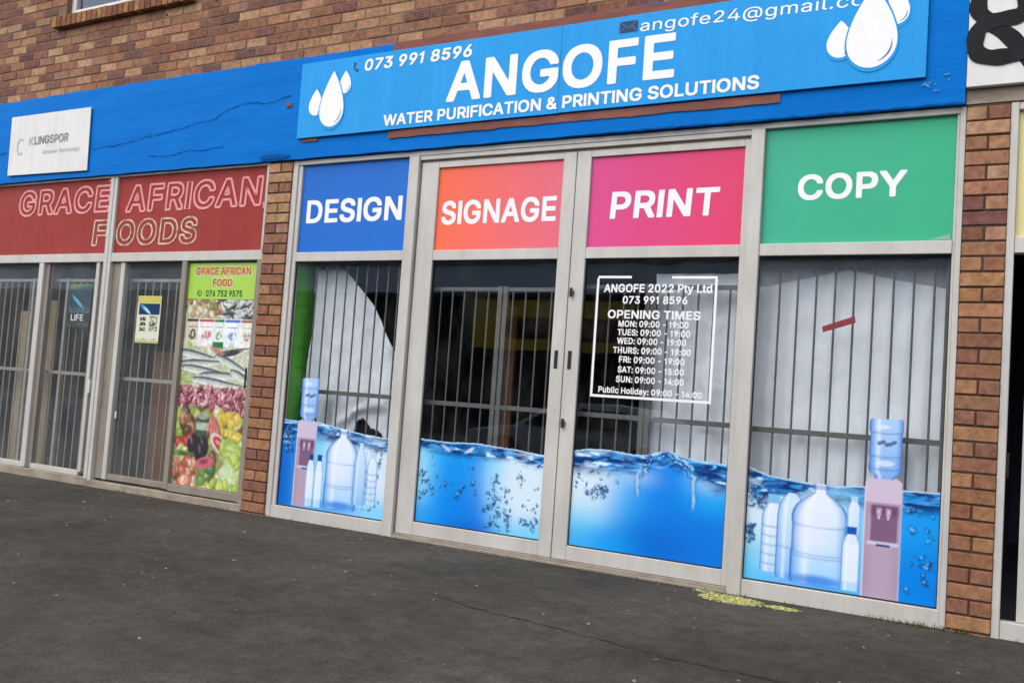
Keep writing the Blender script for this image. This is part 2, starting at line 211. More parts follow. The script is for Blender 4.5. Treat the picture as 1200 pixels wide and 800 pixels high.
'Y': (472, '190,-22 198,-23 275,-23 285,-19 289,-12 291,192 331,258 469,478 477,495 477,518 472,528 465,533 372,533 362,529 337,492 286,405 274,388 246,338 238,328 235,328 231,332 213,365 201,382 116,522 110,528 98,533 8,533 -2,529 -6,522 -7,498 4,475 16,458 21,448 33,432 37,422 49,405 179,195 180,-8 185,-18'),
'a': (389, '140,-32 145,-33 172,-33 185,-30 205,-30 228,-23 252,-12 258,-19 268,-23 345,-23 355,-19 359,-12 360,282 357,295 356,308 353,318 336,352 312,377 275,396 255,403 235,407 152,407 132,403 102,393 82,383 62,369 43,352 34,338 17,305 17,282 22,271 38,264 48,263 88,250 108,250 118,254 123,258 130,272 150,292 162,299 188,307 202,307 218,303 228,297 246,278 250,262 248,258 242,254 225,250 212,250 202,247 185,247 175,243 158,243 148,240 138,240 128,237 122,237 75,223 62,216 40,202 33,195 24,182 11,155 7,135 7,82 14,52 34,15 47,2 68,-13 82,-19 115,-30 135,-30|158,71 145,74 137,78 123,92 117,102 117,108 121,115 132,127 148,136 175,143 185,143 195,147 212,147 222,150 235,150 245,153 252,152 253,145 246,118 235,100 225,90 212,81 198,74 182,70'),
'b': (424, '183,-28 192,-30 272,-30 298,-23 325,-9 346,5 363,22 375,37 389,62 399,85 406,105 410,125 410,135 413,145 413,232 410,242 410,255 406,272 389,315 376,338 365,353 352,367 336,378 305,396 268,407 188,407 165,399 142,387 138,387 137,395 137,518 132,528 122,533 42,533 35,528 31,522 30,515 31,-12 35,-19 45,-23 118,-23 125,-23 132,-19 138,-10 165,-23|215,71 202,74 180,85 167,98 154,115 140,155 140,165 137,175 137,202 141,225 147,248 162,273 178,290 192,299 222,306 248,299 262,290 283,268 293,248 300,225 300,218 303,208 303,172 293,128 286,115 277,102 262,87 252,81 238,74 222,70'),
'c': (396, '160,-28 168,-30 252,-30 288,-19 315,-6 338,10 355,27 369,48 386,85 387,112 382,122 365,129 322,140 295,140 285,135 277,122 276,115 269,105 250,85 238,78 228,74 212,70 205,70 178,77 168,83 142,110 131,132 120,175 120,198 123,208 124,222 134,252 144,268 165,290 178,299 208,306 225,303 242,296 252,290 268,273 282,247 285,244 295,240 325,240 342,246 365,251 378,258 383,265 383,295 379,308 369,328 353,352 336,368 315,383 288,396 268,403 248,407 165,407 128,396 95,379 73,362 60,348 47,332 31,302 21,275 13,245 13,228 10,218 10,158 13,148 13,132 17,112 27,82 41,55 55,34 82,7 118,-16 145,-26'),
'd': (424, '150,-28 158,-30 235,-30 252,-26 282,-11 288,-9 295,-19 305,-23 382,-23 392,-19 396,-12 397,515 396,522 392,528 385,533 302,533 291,528 287,518 287,395 285,388 282,388 252,403 235,407 155,407 128,399 95,383 82,373 70,362 54,345 41,325 27,298 13,248 13,228 10,215 10,158 13,148 13,132 17,122 17,115 24,88 41,52 54,32 82,3 112,-16 138,-26|202,71 185,74 172,81 155,93 141,112 131,132 124,155 120,175 120,198 123,212 124,225 134,255 148,276 158,287 172,296 185,303 205,306 222,303 238,296 255,283 269,265 276,252 283,232 287,212 287,168 279,135 263,105 245,87 232,78 208,71'),
'i': (167, '40,-22 48,-23 122,-23 132,-18 137,-8 137,388 132,399 122,403 45,403 35,398 30,388 30,-5 31,-12 35,-18;57,422 65,420 108,421 125,427 143,445 150,465 150,502 143,522 125,539 105,547 62,547 38,536 27,525 21,512 17,498 17,465 21,455 30,438 38,431'),
'l': (189, '110,-25 115,-27 162,-27 172,-23 188,-23 195,-19 199,-15 203,-5 203,22 196,55 189,72 178,77 145,78 141,82 137,98 136,522 132,529 122,533 45,533 35,528 30,518 30,52 34,35 41,18 50,5 62,-7 85,-19'),
'o': (415, '160,-28 168,-30 252,-30 288,-19 315,-6 342,13 353,25 365,40 373,52 389,85 396,105 403,142 403,235 396,272 386,298 373,325 345,360 315,383 288,396 268,403 248,407 165,407 128,396 95,379 73,362 60,348 47,332 31,302 21,275 13,245 13,228 10,218 10,158 13,148 13,132 17,112 27,82 41,55 55,34 82,7 118,-16 145,-26|202,71 172,81 141,112 131,132 124,155 120,175 120,195 123,208 124,222 134,252 145,270 165,290 178,299 208,306 228,303 242,296 255,287 268,273 283,248 289,228 293,212 293,198 297,185 293,175 293,165 289,145 286,135 270,105 252,87 238,78 212,70'),
't': (227, '127,-25 135,-27 208,-27 227,-22 232,-18 236,-12 237,15 226,65 222,72 212,77 182,77 172,74 168,74 160,78 155,84 151,92 150,98 150,298 152,302 155,303 212,303 222,308 227,318 227,388 222,398 215,403 158,403 151,405 150,412 150,478 145,489 135,493 55,493 45,488 40,478 40,412 39,405 35,403 -5,403 -12,399 -16,392 -17,318 -12,308 -5,304 35,303 39,302 40,298 40,82 43,72 43,55 51,32 63,12 84,-8 105,-19'),
'u': (410, '167,-28 172,-30 195,-30 205,-27 222,-27 248,-19 268,-10 272,-9 278,-19 285,-23 292,-23 365,-23 375,-19 379,-12 380,385 379,392 375,398 368,403 288,403 278,399 274,392 273,158 270,145 269,132 263,115 253,102 242,90 218,77 202,74 175,81 162,90 151,102 144,115 140,128 137,148 137,385 135,393 132,399 122,403 48,403 42,403 35,399 31,392 30,102 37,65 44,48 57,25 70,8 87,-5 115,-19 125,-23 142,-27 162,-27'),
'y': (389, '73,-168 78,-170 102,-170 112,-167 128,-167 152,-159 172,-149 185,-140 205,-116 216,-98 236,-52 251,-8 263,18 294,105 306,132 337,218 349,245 354,262 393,358 393,388 389,398 383,402 375,403 295,403 285,398 281,392 259,328 254,318 243,282 237,272 229,245 211,198 203,172 195,158 191,162 184,178 143,298 137,308 116,372 105,396 102,399 92,403 12,403 5,403 -2,399 -5,393 -7,388 -7,368 -3,355 9,328 24,285 36,258 51,215 63,188 77,145 89,118 104,75 133,2 133,-8 126,-28 119,-42 106,-58 92,-65 82,-63 48,-64 42,-68 37,-75 23,-128 24,-152 28,-158 35,-163 48,-167 68,-167')}
GR = {
'.': (188, '77,-5 85,-7 112,-6 123,-2 139,15 143,28 143,55 136,72 125,83 105,90 82,89 72,86 60,78 51,65 47,55 47,25 58,7 65,1'),
'2': (453, '61,-2 72,-3 385,-3 392,-2 393,5 393,55 392,59 388,60 172,60 163,62 164,65 167,68 203,105 210,115 277,182 283,192 310,218 317,228 328,240 349,268 366,295 373,308 379,328 383,345 383,398 376,425 363,452 353,465 333,485 312,499 298,506 262,517 248,517 238,520 232,520 212,520 202,517 188,517 152,506 138,499 117,485 93,462 84,448 71,422 63,392 63,365 65,362 72,360 125,360 129,362 130,365 134,392 141,408 150,422 167,438 185,449 215,457 232,457 252,453 282,439 302,420 313,398 317,382 317,362 313,342 296,308 273,278 260,265 253,255 217,218 210,208 163,162 157,152 110,105 103,95 62,53 60,45 60,5'),
'4': (453, '278,-2 285,-3 338,-3 345,-2 347,5 347,95 348,102 355,103 412,103 415,105 417,108 417,158 415,165 408,167 352,167 348,168 347,172 347,312 345,318 335,320 285,320 278,318 277,312 277,175 275,168 268,167 125,167 118,168 118,172 134,202 169,258 177,275 203,315 211,332 279,445 287,462 312,502 313,508 312,512 308,513 248,513 245,512 241,508 213,458 177,402 169,385 124,312 116,295 81,238 73,222 38,165 37,108 38,105 45,103 268,103 275,102 277,95 277,5'),
'@': (676, '343,-138 348,-140 365,-140 375,-137 402,-137 412,-133 425,-133 472,-123 502,-112 506,-108 507,-102 496,-65 492,-58 488,-57 478,-57 432,-73 395,-80 372,-80 362,-83 352,-83 342,-80 312,-80 262,-69 235,-59 198,-39 182,-27 155,0 144,15 124,52 117,68 107,108 107,118 103,128 103,152 100,162 100,192 103,202 103,225 107,235 107,245 121,295 141,335 158,360 182,383 197,395 208,403 248,423 305,437 328,437 338,440 355,440 365,437 388,437 422,429 442,423 482,403 498,390 532,356 546,335 559,308 566,292 573,265 577,238 577,158 573,148 573,128 566,102 559,88 552,77 545,71 532,64 512,63 498,68 495,70 487,78 481,92 477,108 477,328 475,335 468,337 422,337 418,335 417,332 415,317 412,317 392,333 378,339 345,347 312,347 292,343 272,336 242,317 220,295 211,282 197,255 187,218 187,145 194,112 201,92 218,60 247,32 258,24 282,14 302,10 352,10 368,14 400,32 410,42 417,52 422,53 433,35 448,24 468,14 502,7 532,7 562,14 582,24 598,40 609,55 619,75 629,105 633,125 633,138 637,148 637,185 640,195 640,225 637,235 637,262 629,295 613,342 596,372 577,398 542,433 525,446 492,466 468,476 422,489 408,490 398,493 298,493 288,490 275,490 255,486 222,476 198,466 172,453 137,428 107,398 95,383 81,362 64,328 51,292 44,265 43,252 40,242 40,222 37,212 37,145 40,135 40,115 43,105 43,95 54,52 64,25 77,-2 100,-35 118,-55 154,-85 165,-93 205,-113 232,-123 278,-133 288,-133 298,-137 338,-137|308,71 292,77 278,88 264,105 257,118 247,155 247,208 254,232 264,252 287,275 302,283 315,287 352,287 368,283 392,270 403,255 413,235 417,212 417,152 413,142 413,135 409,122 399,102 378,81 365,74 352,70'),
'A': (480, '15,-2 25,-3 82,-3 89,-2 138,138 148,140 338,139 342,135 347,118 353,108 364,72 369,62 381,25 391,-2 402,-3 458,-3 465,-2 466,5 459,25 444,62 399,188 394,198 376,252 361,288 353,315 324,388 303,452 297,462 283,505 278,512 272,513 205,513 198,512 179,458 174,448 166,422 161,412 153,385 147,375 139,348 134,338 126,312 121,302 113,275 107,265 99,238 94,228 86,202 81,192 73,165 67,155 59,128 54,118 46,92 41,82 33,55 27,45 19,18 14,8|165,204 163,205 163,208 164,215 174,245 179,255 223,385 234,428 238,434 242,428 277,315 283,305 294,268 299,258 316,208 315,205 308,203'),
'T': (449, '191,-2 198,-3 255,-3 259,-2 260,2 260,442 261,448 268,450 412,450 418,451 420,462 420,505 418,512 412,513 42,513 31,512 30,505 30,458 32,451 38,450 182,450 188,449 190,445 190,5'),
'a': (389, '150,-12 165,-13 175,-10 195,-10 218,-3 240,8 255,20 268,36 272,37 273,32 273,2 275,-2 282,-3 335,-3 339,-2 340,2 340,272 337,285 336,298 319,335 295,360 265,376 245,383 225,387 162,387 142,383 112,373 98,366 77,352 60,335 51,322 37,295 38,288 42,287 98,270 105,274 112,286 130,305 145,316 162,323 178,327 208,327 228,323 242,316 260,298 266,288 273,258 269,245 262,238 235,230 222,230 212,227 195,227 185,223 168,223 158,220 148,220 115,213 85,203 58,186 50,178 41,165 31,145 27,125 27,92 34,62 52,30 64,18 92,1 125,-10 145,-10|148,51 135,54 122,61 101,82 97,95 97,115 101,128 103,132 118,146 148,159 185,167 202,167 212,170 225,170 265,180 272,180 273,175 273,138 269,118 259,95 250,82 240,72 228,64 208,54 192,50'),
'b': (424, '193,-8 202,-10 262,-10 288,-3 308,7 330,22 347,38 358,54 369,72 379,95 386,115 390,135 390,145 393,155 393,222 390,232 390,245 386,262 369,305 347,338 333,352 308,369 295,376 275,383 258,387 195,386 175,379 152,366 133,348 125,337 118,332 117,342 117,508 115,512 112,513 55,513 51,512 50,505 50,2 51,-2 55,-3 108,-3 115,-2 117,2 117,38 118,45 125,40 133,28 152,11 175,-3|205,51 192,54 165,67 150,82 137,98 131,112 120,145 120,155 117,165 117,215 124,248 131,265 145,290 162,307 175,316 192,323 212,327 232,327 248,323 265,316 278,307 299,285 313,258 319,238 323,218 323,158 316,128 306,105 295,87 278,70 258,58 248,54 232,50'),
'c': (396, '170,-8 178,-10 242,-10 278,1 305,14 322,27 338,44 353,65 367,98 365,105 355,109 312,120 305,120 301,118 293,98 283,85 268,70 255,61 238,54 222,50 195,50 168,57 152,67 125,94 111,122 100,165 100,208 103,218 104,232 114,262 127,285 148,307 162,316 178,323 198,327 218,327 245,319 265,309 270,305 286,288 298,264 305,260 318,261 332,266 355,271 362,275 363,288 353,312 338,333 322,350 298,366 278,376 258,383 238,387 175,387 138,376 110,362 95,350 78,333 64,315 54,298 44,275 33,235 33,218 30,208 30,202 30,168 33,158 33,142 37,122 47,92 57,72 73,48 102,21 128,4 155,-6'),
'e': (404, '170,-8 178,-10 248,-10 285,1 312,14 327,25 349,48 356,58 367,82 366,92 362,96 318,107 305,107 301,105 290,85 268,64 255,57 228,50 195,50 168,57 144,72 125,90 111,115 104,135 100,155 101,165 105,167 365,167 372,168 373,175 373,232 370,245 370,255 359,288 346,315 325,343 295,366 275,376 235,387 175,387 155,383 122,369 100,355 73,328 57,305 44,275 33,235 33,218 30,208 30,202 30,168 33,158 33,142 37,122 47,92 61,65 70,52 102,21 138,1|102,225 101,232 107,255 123,285 145,307 158,316 175,323 192,327 218,327 235,323 252,316 263,308 277,295 286,282 296,262 303,238 303,228 302,225 298,223 108,223'),
'f': (254, '78,-2 85,-3 142,-3 145,-2 147,2 147,318 148,322 152,323 225,323 229,325 230,335 230,375 228,382 222,383 155,383 148,385 147,392 147,435 155,453 164,462 172,466 188,470 208,470 218,467 225,467 232,471 246,518 243,525 232,529 212,533 168,533 152,529 125,519 112,510 97,495 84,475 77,445 77,392 75,385 68,383 8,383 5,382 3,378 3,332 5,325 12,323 72,323 75,322 77,318 77,5'),
'g': (425, '170,-152 178,-153 238,-153 248,-150 262,-149 295,-139 315,-129 328,-120 352,-96 366,-72 373,-48 373,-35 377,-22 377,375 375,382 372,383 318,383 312,382 310,378 310,335 308,330 305,331 290,352 280,362 258,376 242,383 218,387 168,387 148,383 112,366 98,357 72,330 57,308 47,288 37,258 33,238 33,222 30,212 30,172 33,162 33,145 37,125 47,95 54,82 67,62 95,33 108,24 145,7 162,3 182,3 192,0 202,0 212,3 228,3 252,11 278,27 293,42 302,53 305,53 306,52 307,-25 303,-38 293,-58 287,-65 268,-79 255,-86 225,-93 185,-93 168,-89 152,-83 134,-72 120,-58 105,-38 102,-37 85,-44 78,-49 55,-61 51,-65 50,-75 54,-85 63,-98 84,-118 105,-133 128,-143 152,-149|185,64 172,67 142,84 130,95 121,108 111,128 103,152 103,162 100,172 100,215 111,258 121,278 142,303 155,313 175,323 195,327 215,327 235,323 265,306 278,293 292,272 303,245 307,228 307,212 310,202 310,182 307,172 306,155 296,122 289,108 272,87 258,77 238,67 222,63'),
'h': (410, '51,-2 62,-3 108,-3 115,-2 117,5 117,235 121,258 131,282 140,295 150,305 175,319 208,327 235,323 252,316 263,308 272,300 279,288 289,265 293,242 293,5 295,-2 302,-3 355,-3 359,-2 360,2 360,272 353,305 346,322 333,342 310,365 292,376 255,387 202,387 175,379 147,365 127,345 122,338 118,337 117,348 117,505 115,512 112,513 55,513 51,512 50,508 50,5'),
'i': (167, '51,-2 58,-3 112,-3 115,-2 117,2 117,375 115,382 112,383 55,383 51,382 50,378 50,5;67,442 75,440 98,441 109,445 126,462 130,475 129,495 125,506 108,522 95,527 68,526 54,518 44,508 37,488 37,478 41,465 45,457 52,450'),
'l': (189, '120,-5 125,-7 152,-7 162,-3 178,-2 182,2 183,12 176,45 172,55 168,57 138,57 128,61 121,72 117,88 117,508 115,512 112,513 55,513 51,512 50,505 50,62 58,35 67,22 78,10 95,1'),
'm': (610, '51,-2 62,-3 108,-3 115,-2 117,5 117,245 121,268 137,298 148,309 165,319 185,326 205,327 212,327 225,323 238,316 252,307 263,292 270,272 270,5 271,-2 278,-3 332,-3 338,-2 340,5 341,268 351,292 372,313 382,319 402,326 425,327 432,327 445,323 466,312 483,295 490,275 493,255 493,5 495,-2 502,-3 552,-3 558,-2 560,5 560,282 556,302 549,322 535,346 516,365 485,383 452,390 418,390 398,386 378,379 365,373 350,362 330,342 318,326 314,328 312,335 297,358 286,368 275,376 262,383 235,390 208,390 185,386 155,373 138,360 127,345 118,338 117,345 117,378 115,382 105,383 58,383 52,382 50,372 50,5'),
'n': (410, '51,-2 62,-3 108,-3 115,-2 117,5 117,235 121,258 131,282 140,295 150,305 175,319 208,327 235,323 252,316 263,308 272,300 279,288 289,265 293,242 293,5 295,-2 305,-3 352,-3 359,-2 360,5 360,272 353,305 336,338 308,366 292,376 255,387 202,387 175,379 148,366 127,345 122,338 118,337 117,342 117,372 112,382 105,383 58,383 51,382 50,372 50,5'),
'o': (415, '170,-8 178,-10 242,-10 278,1 308,17 325,30 337,42 356,68 369,95 380,132 380,142 383,152 383,225 376,262 366,288 356,308 330,342 298,366 278,376 258,383 238,387 175,387 138,376 110,362 95,350 78,333 64,315 54,298 44,275 33,235 33,218 30,208 30,202 30,168 33,158 33,142 37,122 47,92 57,72 73,48 102,21 128,4 155,-6|192,51 168,57 155,64 124,95 111,122 103,148 103,155 100,165 100,208 103,218 104,232 114,262 121,275 135,293 150,308 168,319 198,327 218,327 238,323 258,313 277,298 293,278 303,258 313,225 313,208 317,198 317,175 313,165 313,155 310,145 310,138 306,125 289,92 270,72 255,61 238,54 222,50'),
'r': (259, '51,-2 58,-3 112,-3 115,-2 117,2 117,245 121,262 127,278 135,290 145,300 158,309 172,316 202,323 215,323 225,320 245,321 247,332 247,378 245,385 238,387 188,387 172,383 152,373 138,363 128,353 118,337 115,335 114,342 113,378 112,382 105,383 58,383 51,382 50,372 50,5'),
's': (365, '140,-8 148,-10 218,-10 238,-6 258,1 285,14 307,32 319,48 326,62 333,85 333,128 329,145 315,170 303,182 292,189 258,206 208,219 198,220 168,227 148,234 132,243 118,257 114,265 114,288 121,302 125,307 138,316 152,323 182,330 195,330 215,326 235,316 252,300 259,288 265,275 268,273 318,284 325,288 326,298 313,328 303,342 285,360 272,369 258,376 222,387 155,387 135,383 115,376 102,369 82,356 67,342 57,328 47,305 47,298 43,288 43,262 47,242 57,218 78,197 92,187 128,171 195,154 208,153 228,146 245,137 258,123 263,115 263,92 252,74 238,64 218,54 202,50 162,50 145,54 132,61 115,74 104,92 99,105 95,109 88,110 52,103 38,99 35,96 33,85 41,62 57,35 67,25 98,4 115,-3'),
'v': (389, '161,-2 168,-3 225,-3 229,-2 233,5 259,72 274,115 286,142 291,158 303,185 317,228 329,255 334,272 346,298 361,342 373,368 373,378 372,382 365,383 308,383 301,382 291,355 279,318 274,308 266,282 261,272 253,245 247,235 223,162 217,152 201,98 199,88 195,81 191,85 186,108 169,158 164,168 153,205 147,215 123,288 117,298 89,378 85,382 82,383 22,383 15,382 14,378 17,365 46,295 61,252 89,182 94,165 133,68 137,52 149,25 154,8'),
'y': (389, '83,-148 92,-150 102,-147 122,-146 135,-143 155,-133 166,-125 177,-115 189,-98 199,-82 216,-42 231,2 243,28 274,115 286,142 317,228 329,255 334,272 373,368 373,378 372,382 365,383 308,383 301,382 279,318 274,308 263,272 257,262 249,235 244,225 236,198 231,188 223,162 217,152 207,122 199,88 195,82 191,85 186,108 169,158 164,168 153,205 147,215 123,288 117,298 89,378 85,382 82,383 22,383 15,382 14,378 17,365 29,338 44,295 56,268 71,225 83,198 97,155 109,128 114,112 157,2 156,-8 146,-38 136,-58 125,-73 112,-82 98,-87 85,-87 75,-83 62,-83 58,-85 54,-95 44,-135 45,-142 58,-147 78,-147')}
GLY = {}
def glyph(ch, F):
    key = (ch, id(F))
    if key not in GLY:
        adv, enc = F[ch]
        GLY[key] = (adv/1000, [[[tuple(float(t)/1000 for t in p.split(',')) for p in l.split()] for l in g.split('|')] for g in enc.split(';')])
    return GLY[key]
def layout(s, F, gap=.012, space=.19):
    out = []; x = 0
    for ch in s:
        if ch == ' ': x += space; continue
        adv, g = glyph(ch, F); out.append((x, g)); x += adv+gap
    xs = [x+p[0] for x, g in out for grp in g for p in grp[0]]
    return out, min(xs), max(xs)
def letter_mb(mb, s, x0, x1, z0, z1, y, F=None, slant=0, c=None, gap=.012, rise=0, thick=0):
    """fill the words s between x0..x1 with capitals from z0 to z1"""
    F = F or GB; out, a, b = layout(s, F, gap); sx = (x1-x0)/(b-a); sz = (z1-z0)/.553
    for x, g in out:
        for grp in g:
            loops = [[Vector((px, pz, 0)) for px, pz in l] for l in grp]
            flat = [p for l in loops for p in l]; k = len(mb.v)
            for p in flat:
                X = x0+(x+p[0]-a)*sx; Z = z0+(p[1]+.024)*sz
                mb.v.append((X+slant*(Z-z0), y, Z+rise*(X-x0))); mb.c.append(c)
            for t in tessellate_polygon(loops):
                A, B_, D = (flat[i] for i in t)
                ar = (B_.x-A.x)*(D.y-A.y)-(B_.y-A.y)*(D.x-A.x)
                if abs(ar) < 1e-9: continue
                mb.f.append(tuple(k+i for i in (t if ar > 0 else t[::-1])))
    return mb
def outline_mb(mb, s, x0, x1, z0, z1, y, w, c=None, slant=0, gap=.05):
    """the words as bent-tube outlines: two lines to every stem"""
    out, a, b = layout(s, GB, gap); sx = (x1-x0)/(b-a); sz = (z1-z0)/.553
    for x, g in out:
        for grp in g:
            for l in grp:
                pts = [(x0+(x+p[0]-a)*sx+slant*((p[1]+.024)*sz), z0+(p[1]+.024)*sz) for p in l]; n = len(pts)
                k = len(mb.v)
                for i in range(n):
                    p, q, r = pts[i-1], pts[i], pts[(i+1) % n]
                    dx, dz = r[0]-p[0], r[1]-p[1]; L = math.hypot(dx, dz) or 1; nx, nz = -dz/L*w/2, dx/L*w/2
                    for ox, oy in ((1, 0), (.8, .35), (-.8, .35), (-1, 0)):
                        mb.v.append((q[0]+nx*ox, y-oy*w*.45, q[1]+nz*ox)); mb.c.append(c)
                for i in range(n):
                    j = (i+1) % n
                    for t in range(3): mb.f.append((k+4*i+t, k+4*i+t+1, k+4*j+t+1, k+4*j+t))
    return mb

def spline(pts, n=10):
    out = []
    for i in range(len(pts)-1):
        p0, p1, p2, p3 = pts[max(0, i-1)], pts[i], pts[i+1], pts[min(len(pts)-1, i+2)]
        for k in range(n):
            t = k/n
            out.append(tuple(.5*(2*p1[d]+(p2[d]-p0[d])*t+(2*p0[d]-5*p1[d]+4*p2[d]-p3[d])*t*t+(3*p1[d]-p0[d]-3*p2[d]+p3[d])*t**3) for d in range(len(p1))))
    return out+[tuple(pts[-1])]

# ------------------------------------------------------------------ printed art as coloured grids
def sm(a, b, x):
    t = np.clip((x-a)/(b-a), 0, 1); return t*t*(3-2*t)
def vnoise(x, y, seed=0):
    xi, yi = np.floor(x).astype(int), np.floor(y).astype(int); fx, fy = x-xi, y-yi
    def h(a, b):
        n = (a*374761393+b*668265263+seed*974711) & 0x7fffffff; n = ((n ^ (n >> 13))*1274126177) & 0x7fffffff
        return ((n ^ (n >> 16)) & 0xffff)/65535.
    fx, fy = fx*fx*(3-2*fx), fy*fy*(3-2*fy)
    return (h(xi, yi)*(1-fx)+h(xi+1, yi)*fx)*(1-fy)+(h(xi, yi+1)*(1-fx)+h(xi+1, yi+1)*fx)*fy
def fbm(x, y, seed=0, o=4):
    return sum(vnoise(x*2**k, y*2**k, seed+k)*.5**(k+1) for k in range(o))/(1-.5**o)
class Art:
    def __init__(s, x0, x1, z0, z1, step=.0036):
        s.nx = int(round((x1-x0)/step)); s.nz = int(round((z1-z0)/step))
        s.x, s.z = np.meshgrid(np.linspace(x0, x1, s.nx+1), np.linspace(z0, z1, s.nz+1))
        s.im = np.ones(s.x.shape+(3,)); s.mask = np.ones(s.x.shape, bool)
    def put(s, m, c):
        c = np.array(c if isinstance(c, tuple) else c); s.im = s.im*(1-m[..., None])+c*m[..., None]
    def ell(s, cx, cz, rx, rz, rot=0, soft=.15):
        dx, dz = s.x-cx, s.z-cz; a, b = math.cos(rot), math.sin(rot)
        r = np.hypot((dx*a+dz*b)/rx, (-dx*b+dz*a)/rz); return 1-sm(1-soft, 1+soft, r)
    def box(s, x0, x1, z0, z1, soft=.004):
        return sm(x0-soft, x0+soft, s.x)*(1-sm(x1-soft, x1+soft, s.x))*sm(z0-soft, z0+soft, s.z)*(1-sm(z1-soft, z1+soft, s.z))
    def profile(s, prof, soft=.005):
        """a symmetric vessel: prof = list of (z, half width) upwards, cx"""
        cx, pr = prof; zz = [p[0] for p in pr]; hw = np.interp(s.z, zz, [p[1] for p in pr], left=0, right=0)
        u = (s.x-cx)/np.maximum(hw, 1e-4); m = (1-sm(hw-soft, hw+soft, abs(s.x-cx)))*(s.z >= zz[0])*(s.z <= zz[-1])
        return m, u
    def build(s, name, mat, y, parent=None):
        H, W = s.x.shape; idx = np.arange(H*W).reshape(H, W)
        q = np.stack([idx[:-1, :-1], idx[:-1, 1:], idx[1:, 1:], idx[1:, :-1]], -1).reshape(-1, 4)
        ok = (s.mask[:-1, :-1] & s.mask[:-1, 1:] & s.mask[1:, 1:] & s.mask[1:, :-1]).ravel(); q = q[ok]
        used = np.unique(q); re = -np.ones(H*W, int); re[used] = np.arange(len(used)); q = re[q]
        co = np.stack([s.x.ravel()[used], np.full(len(used), y), s.z.ravel()[used]], 1).astype(np.float32)
        me = bpy.data.meshes.new(name); me.vertices.add(len(co)); me.vertices.foreach_set('co', co.ravel())
        me.loops.add(q.size); me.loops.foreach_set('vertex_index', q.ravel().astype(np.int32))
        me.polygons.add(len(q)); me.polygons.foreach_set('loop_start', np.arange(0, q.size, 4, dtype=np.int32))
        me.update(calc_edges=True)
        at = me.color_attributes.new('Col', 'FLOAT_COLOR', 'POINT')
        cc = np.concatenate([np.clip(s.im.reshape(-1, 3)[used], 0, 1), np.ones((len(used), 1))], 1).astype(np.float32)
        at.data.foreach_set('color', cc.ravel()); me.materials.append(mat)
        o = bpy.data.objects.new(name, me); C.objects.link(o)
        if parent: o.parent = parent
        return o

# ------------------------------------------------------------------ materials
M = {}
M['brick'] = attr_mat('fired_brick', .9, .12, .5, 30, .6, .34, 20)
M['dark_mortar'] = worn('dark_mortar', (.10, .066, .048), (.07, .045, .034), 14, .95, .1, bump=.5, bscale=120)
M['mortar'] = worn('mortar', (.22, .145, .10), (.15, .095, .068), 14, .95, .1, bump=.5, bscale=120)
def fascia_mat():
    k = N('blue_masonry_paint'); v = k.coords((.35, 1, 1.6)); v2 = k.coords()
    f = k.ramp(k.noise(v, 4, 7, .7), [(.3, 0), (.72, 1)])
    c = k.mix(f, lin(2, 116, 202), lin(0, 102, 186))
    # scattered flakes where the paint has lifted
    g = k.ramp(k.noise(v2, 16, 9, .8), [(.685, 0), (.715, 1)])
    c = k.mix(g, c, lin(50, 120, 172)); k.base(c)
    h = k.noise(k.coords((.22, 1, 2.2)), 9, 8, .72); k.bump(h, .3, .014)
    return k.set(.6, 0, .06)
M['fascia'] = fascia_mat()
M['bare'] = worn('bare_red_plaster', lin(140, 90, 78), lin(108, 72, 68), 9, .9, .15, (.4, 1, 1.5), .5, 50)
M['crack'] = worn('dark_crack', lin(4, 84, 156), lin(6, 70, 130), 20, .9, .1)
M['sign'] = worn('sky_blue_sign_sheet', lin(46, 156, 226), lin(40, 147, 219), 1.2, .5, .10, bump=.10, bscale=3.5, grime=.07)
M['white'] = worn('white_vinyl', lin(240, 238, 238), lin(232, 230, 232), 8, .45, .35, bump=.02)
M['board'] = worn('white_sign_board', lin(226, 222, 220), lin(214, 210, 206), 3, .5, .3, bump=.05, grime=.07)
M['navy'] = worn('navy_vinyl', lin(16, 52, 92), None, 8, .5, .3)
M['shade'] = worn('grey_drop_outline', lin(70, 110, 160), None, 8, .5, .3)
M['black'] = worn('black_paint', lin(26, 26, 29), lin(40, 40, 43), 10, .6, .12)
M['alu'] = worn('aged_aluminium_frame', lin(200, 196, 190), lin(180, 174, 166), 5, .42, .4, (1, 1, .35), .06, 90, grime=.06)
M['alu_low'] = worn('dull_aluminium_track', lin(160, 148, 134), lin(128, 116, 103), 12, .6, .4, (.6, 1, 1), .15, 60)
M['taupe'] = worn('taupe_frame', lin(150, 140, 128), lin(128, 118, 108), 6, .5, .3, (1, 1, .4), .06, 80, grime=.07)
M['plinth'] = worn('sill_concrete', lin(166, 154, 138), lin(122, 110, 96), 9, .9, .15, (.5, 1, 1), .5, 45)
M['rubber'] = worn('black_gasket_and_gap', (.02, .02, .02), None, 20, .6, .3)
M['print'] = attr_mat('printed_vinyl', .42, .16)
M['paper'] = attr_mat('printed_paper', .6, .12)
M['redpanel'] = worn('brick_red_panel', lin(158, 62, 58), lin(146, 54, 52), 2, .55, .12, bump=.05, bscale=6, grime=.08)
M['pinktube'] = worn('pink_outline_letter', lin(232, 158, 158), lin(220, 134, 134), 20, .5, .3)
M['creamtube'] = worn('cream_outline_letter', lin(214, 194, 170), lin(150, 116, 98), 14, .5, .3, lo=.45, hi=.65)
M['bar'] = worn('grey_steel_bar', lin(104, 104, 102), lin(84, 82, 80), 15, .5, .45)
M['whitebar'] = worn('white_steel_bar', lin(168, 164, 158), lin(140, 134, 128), 15, .5, .45)
M['darkwall'] = worn('dim_inner_wall', (.050, .060, .085), (.036, .044, .064), 2, .9, .1)
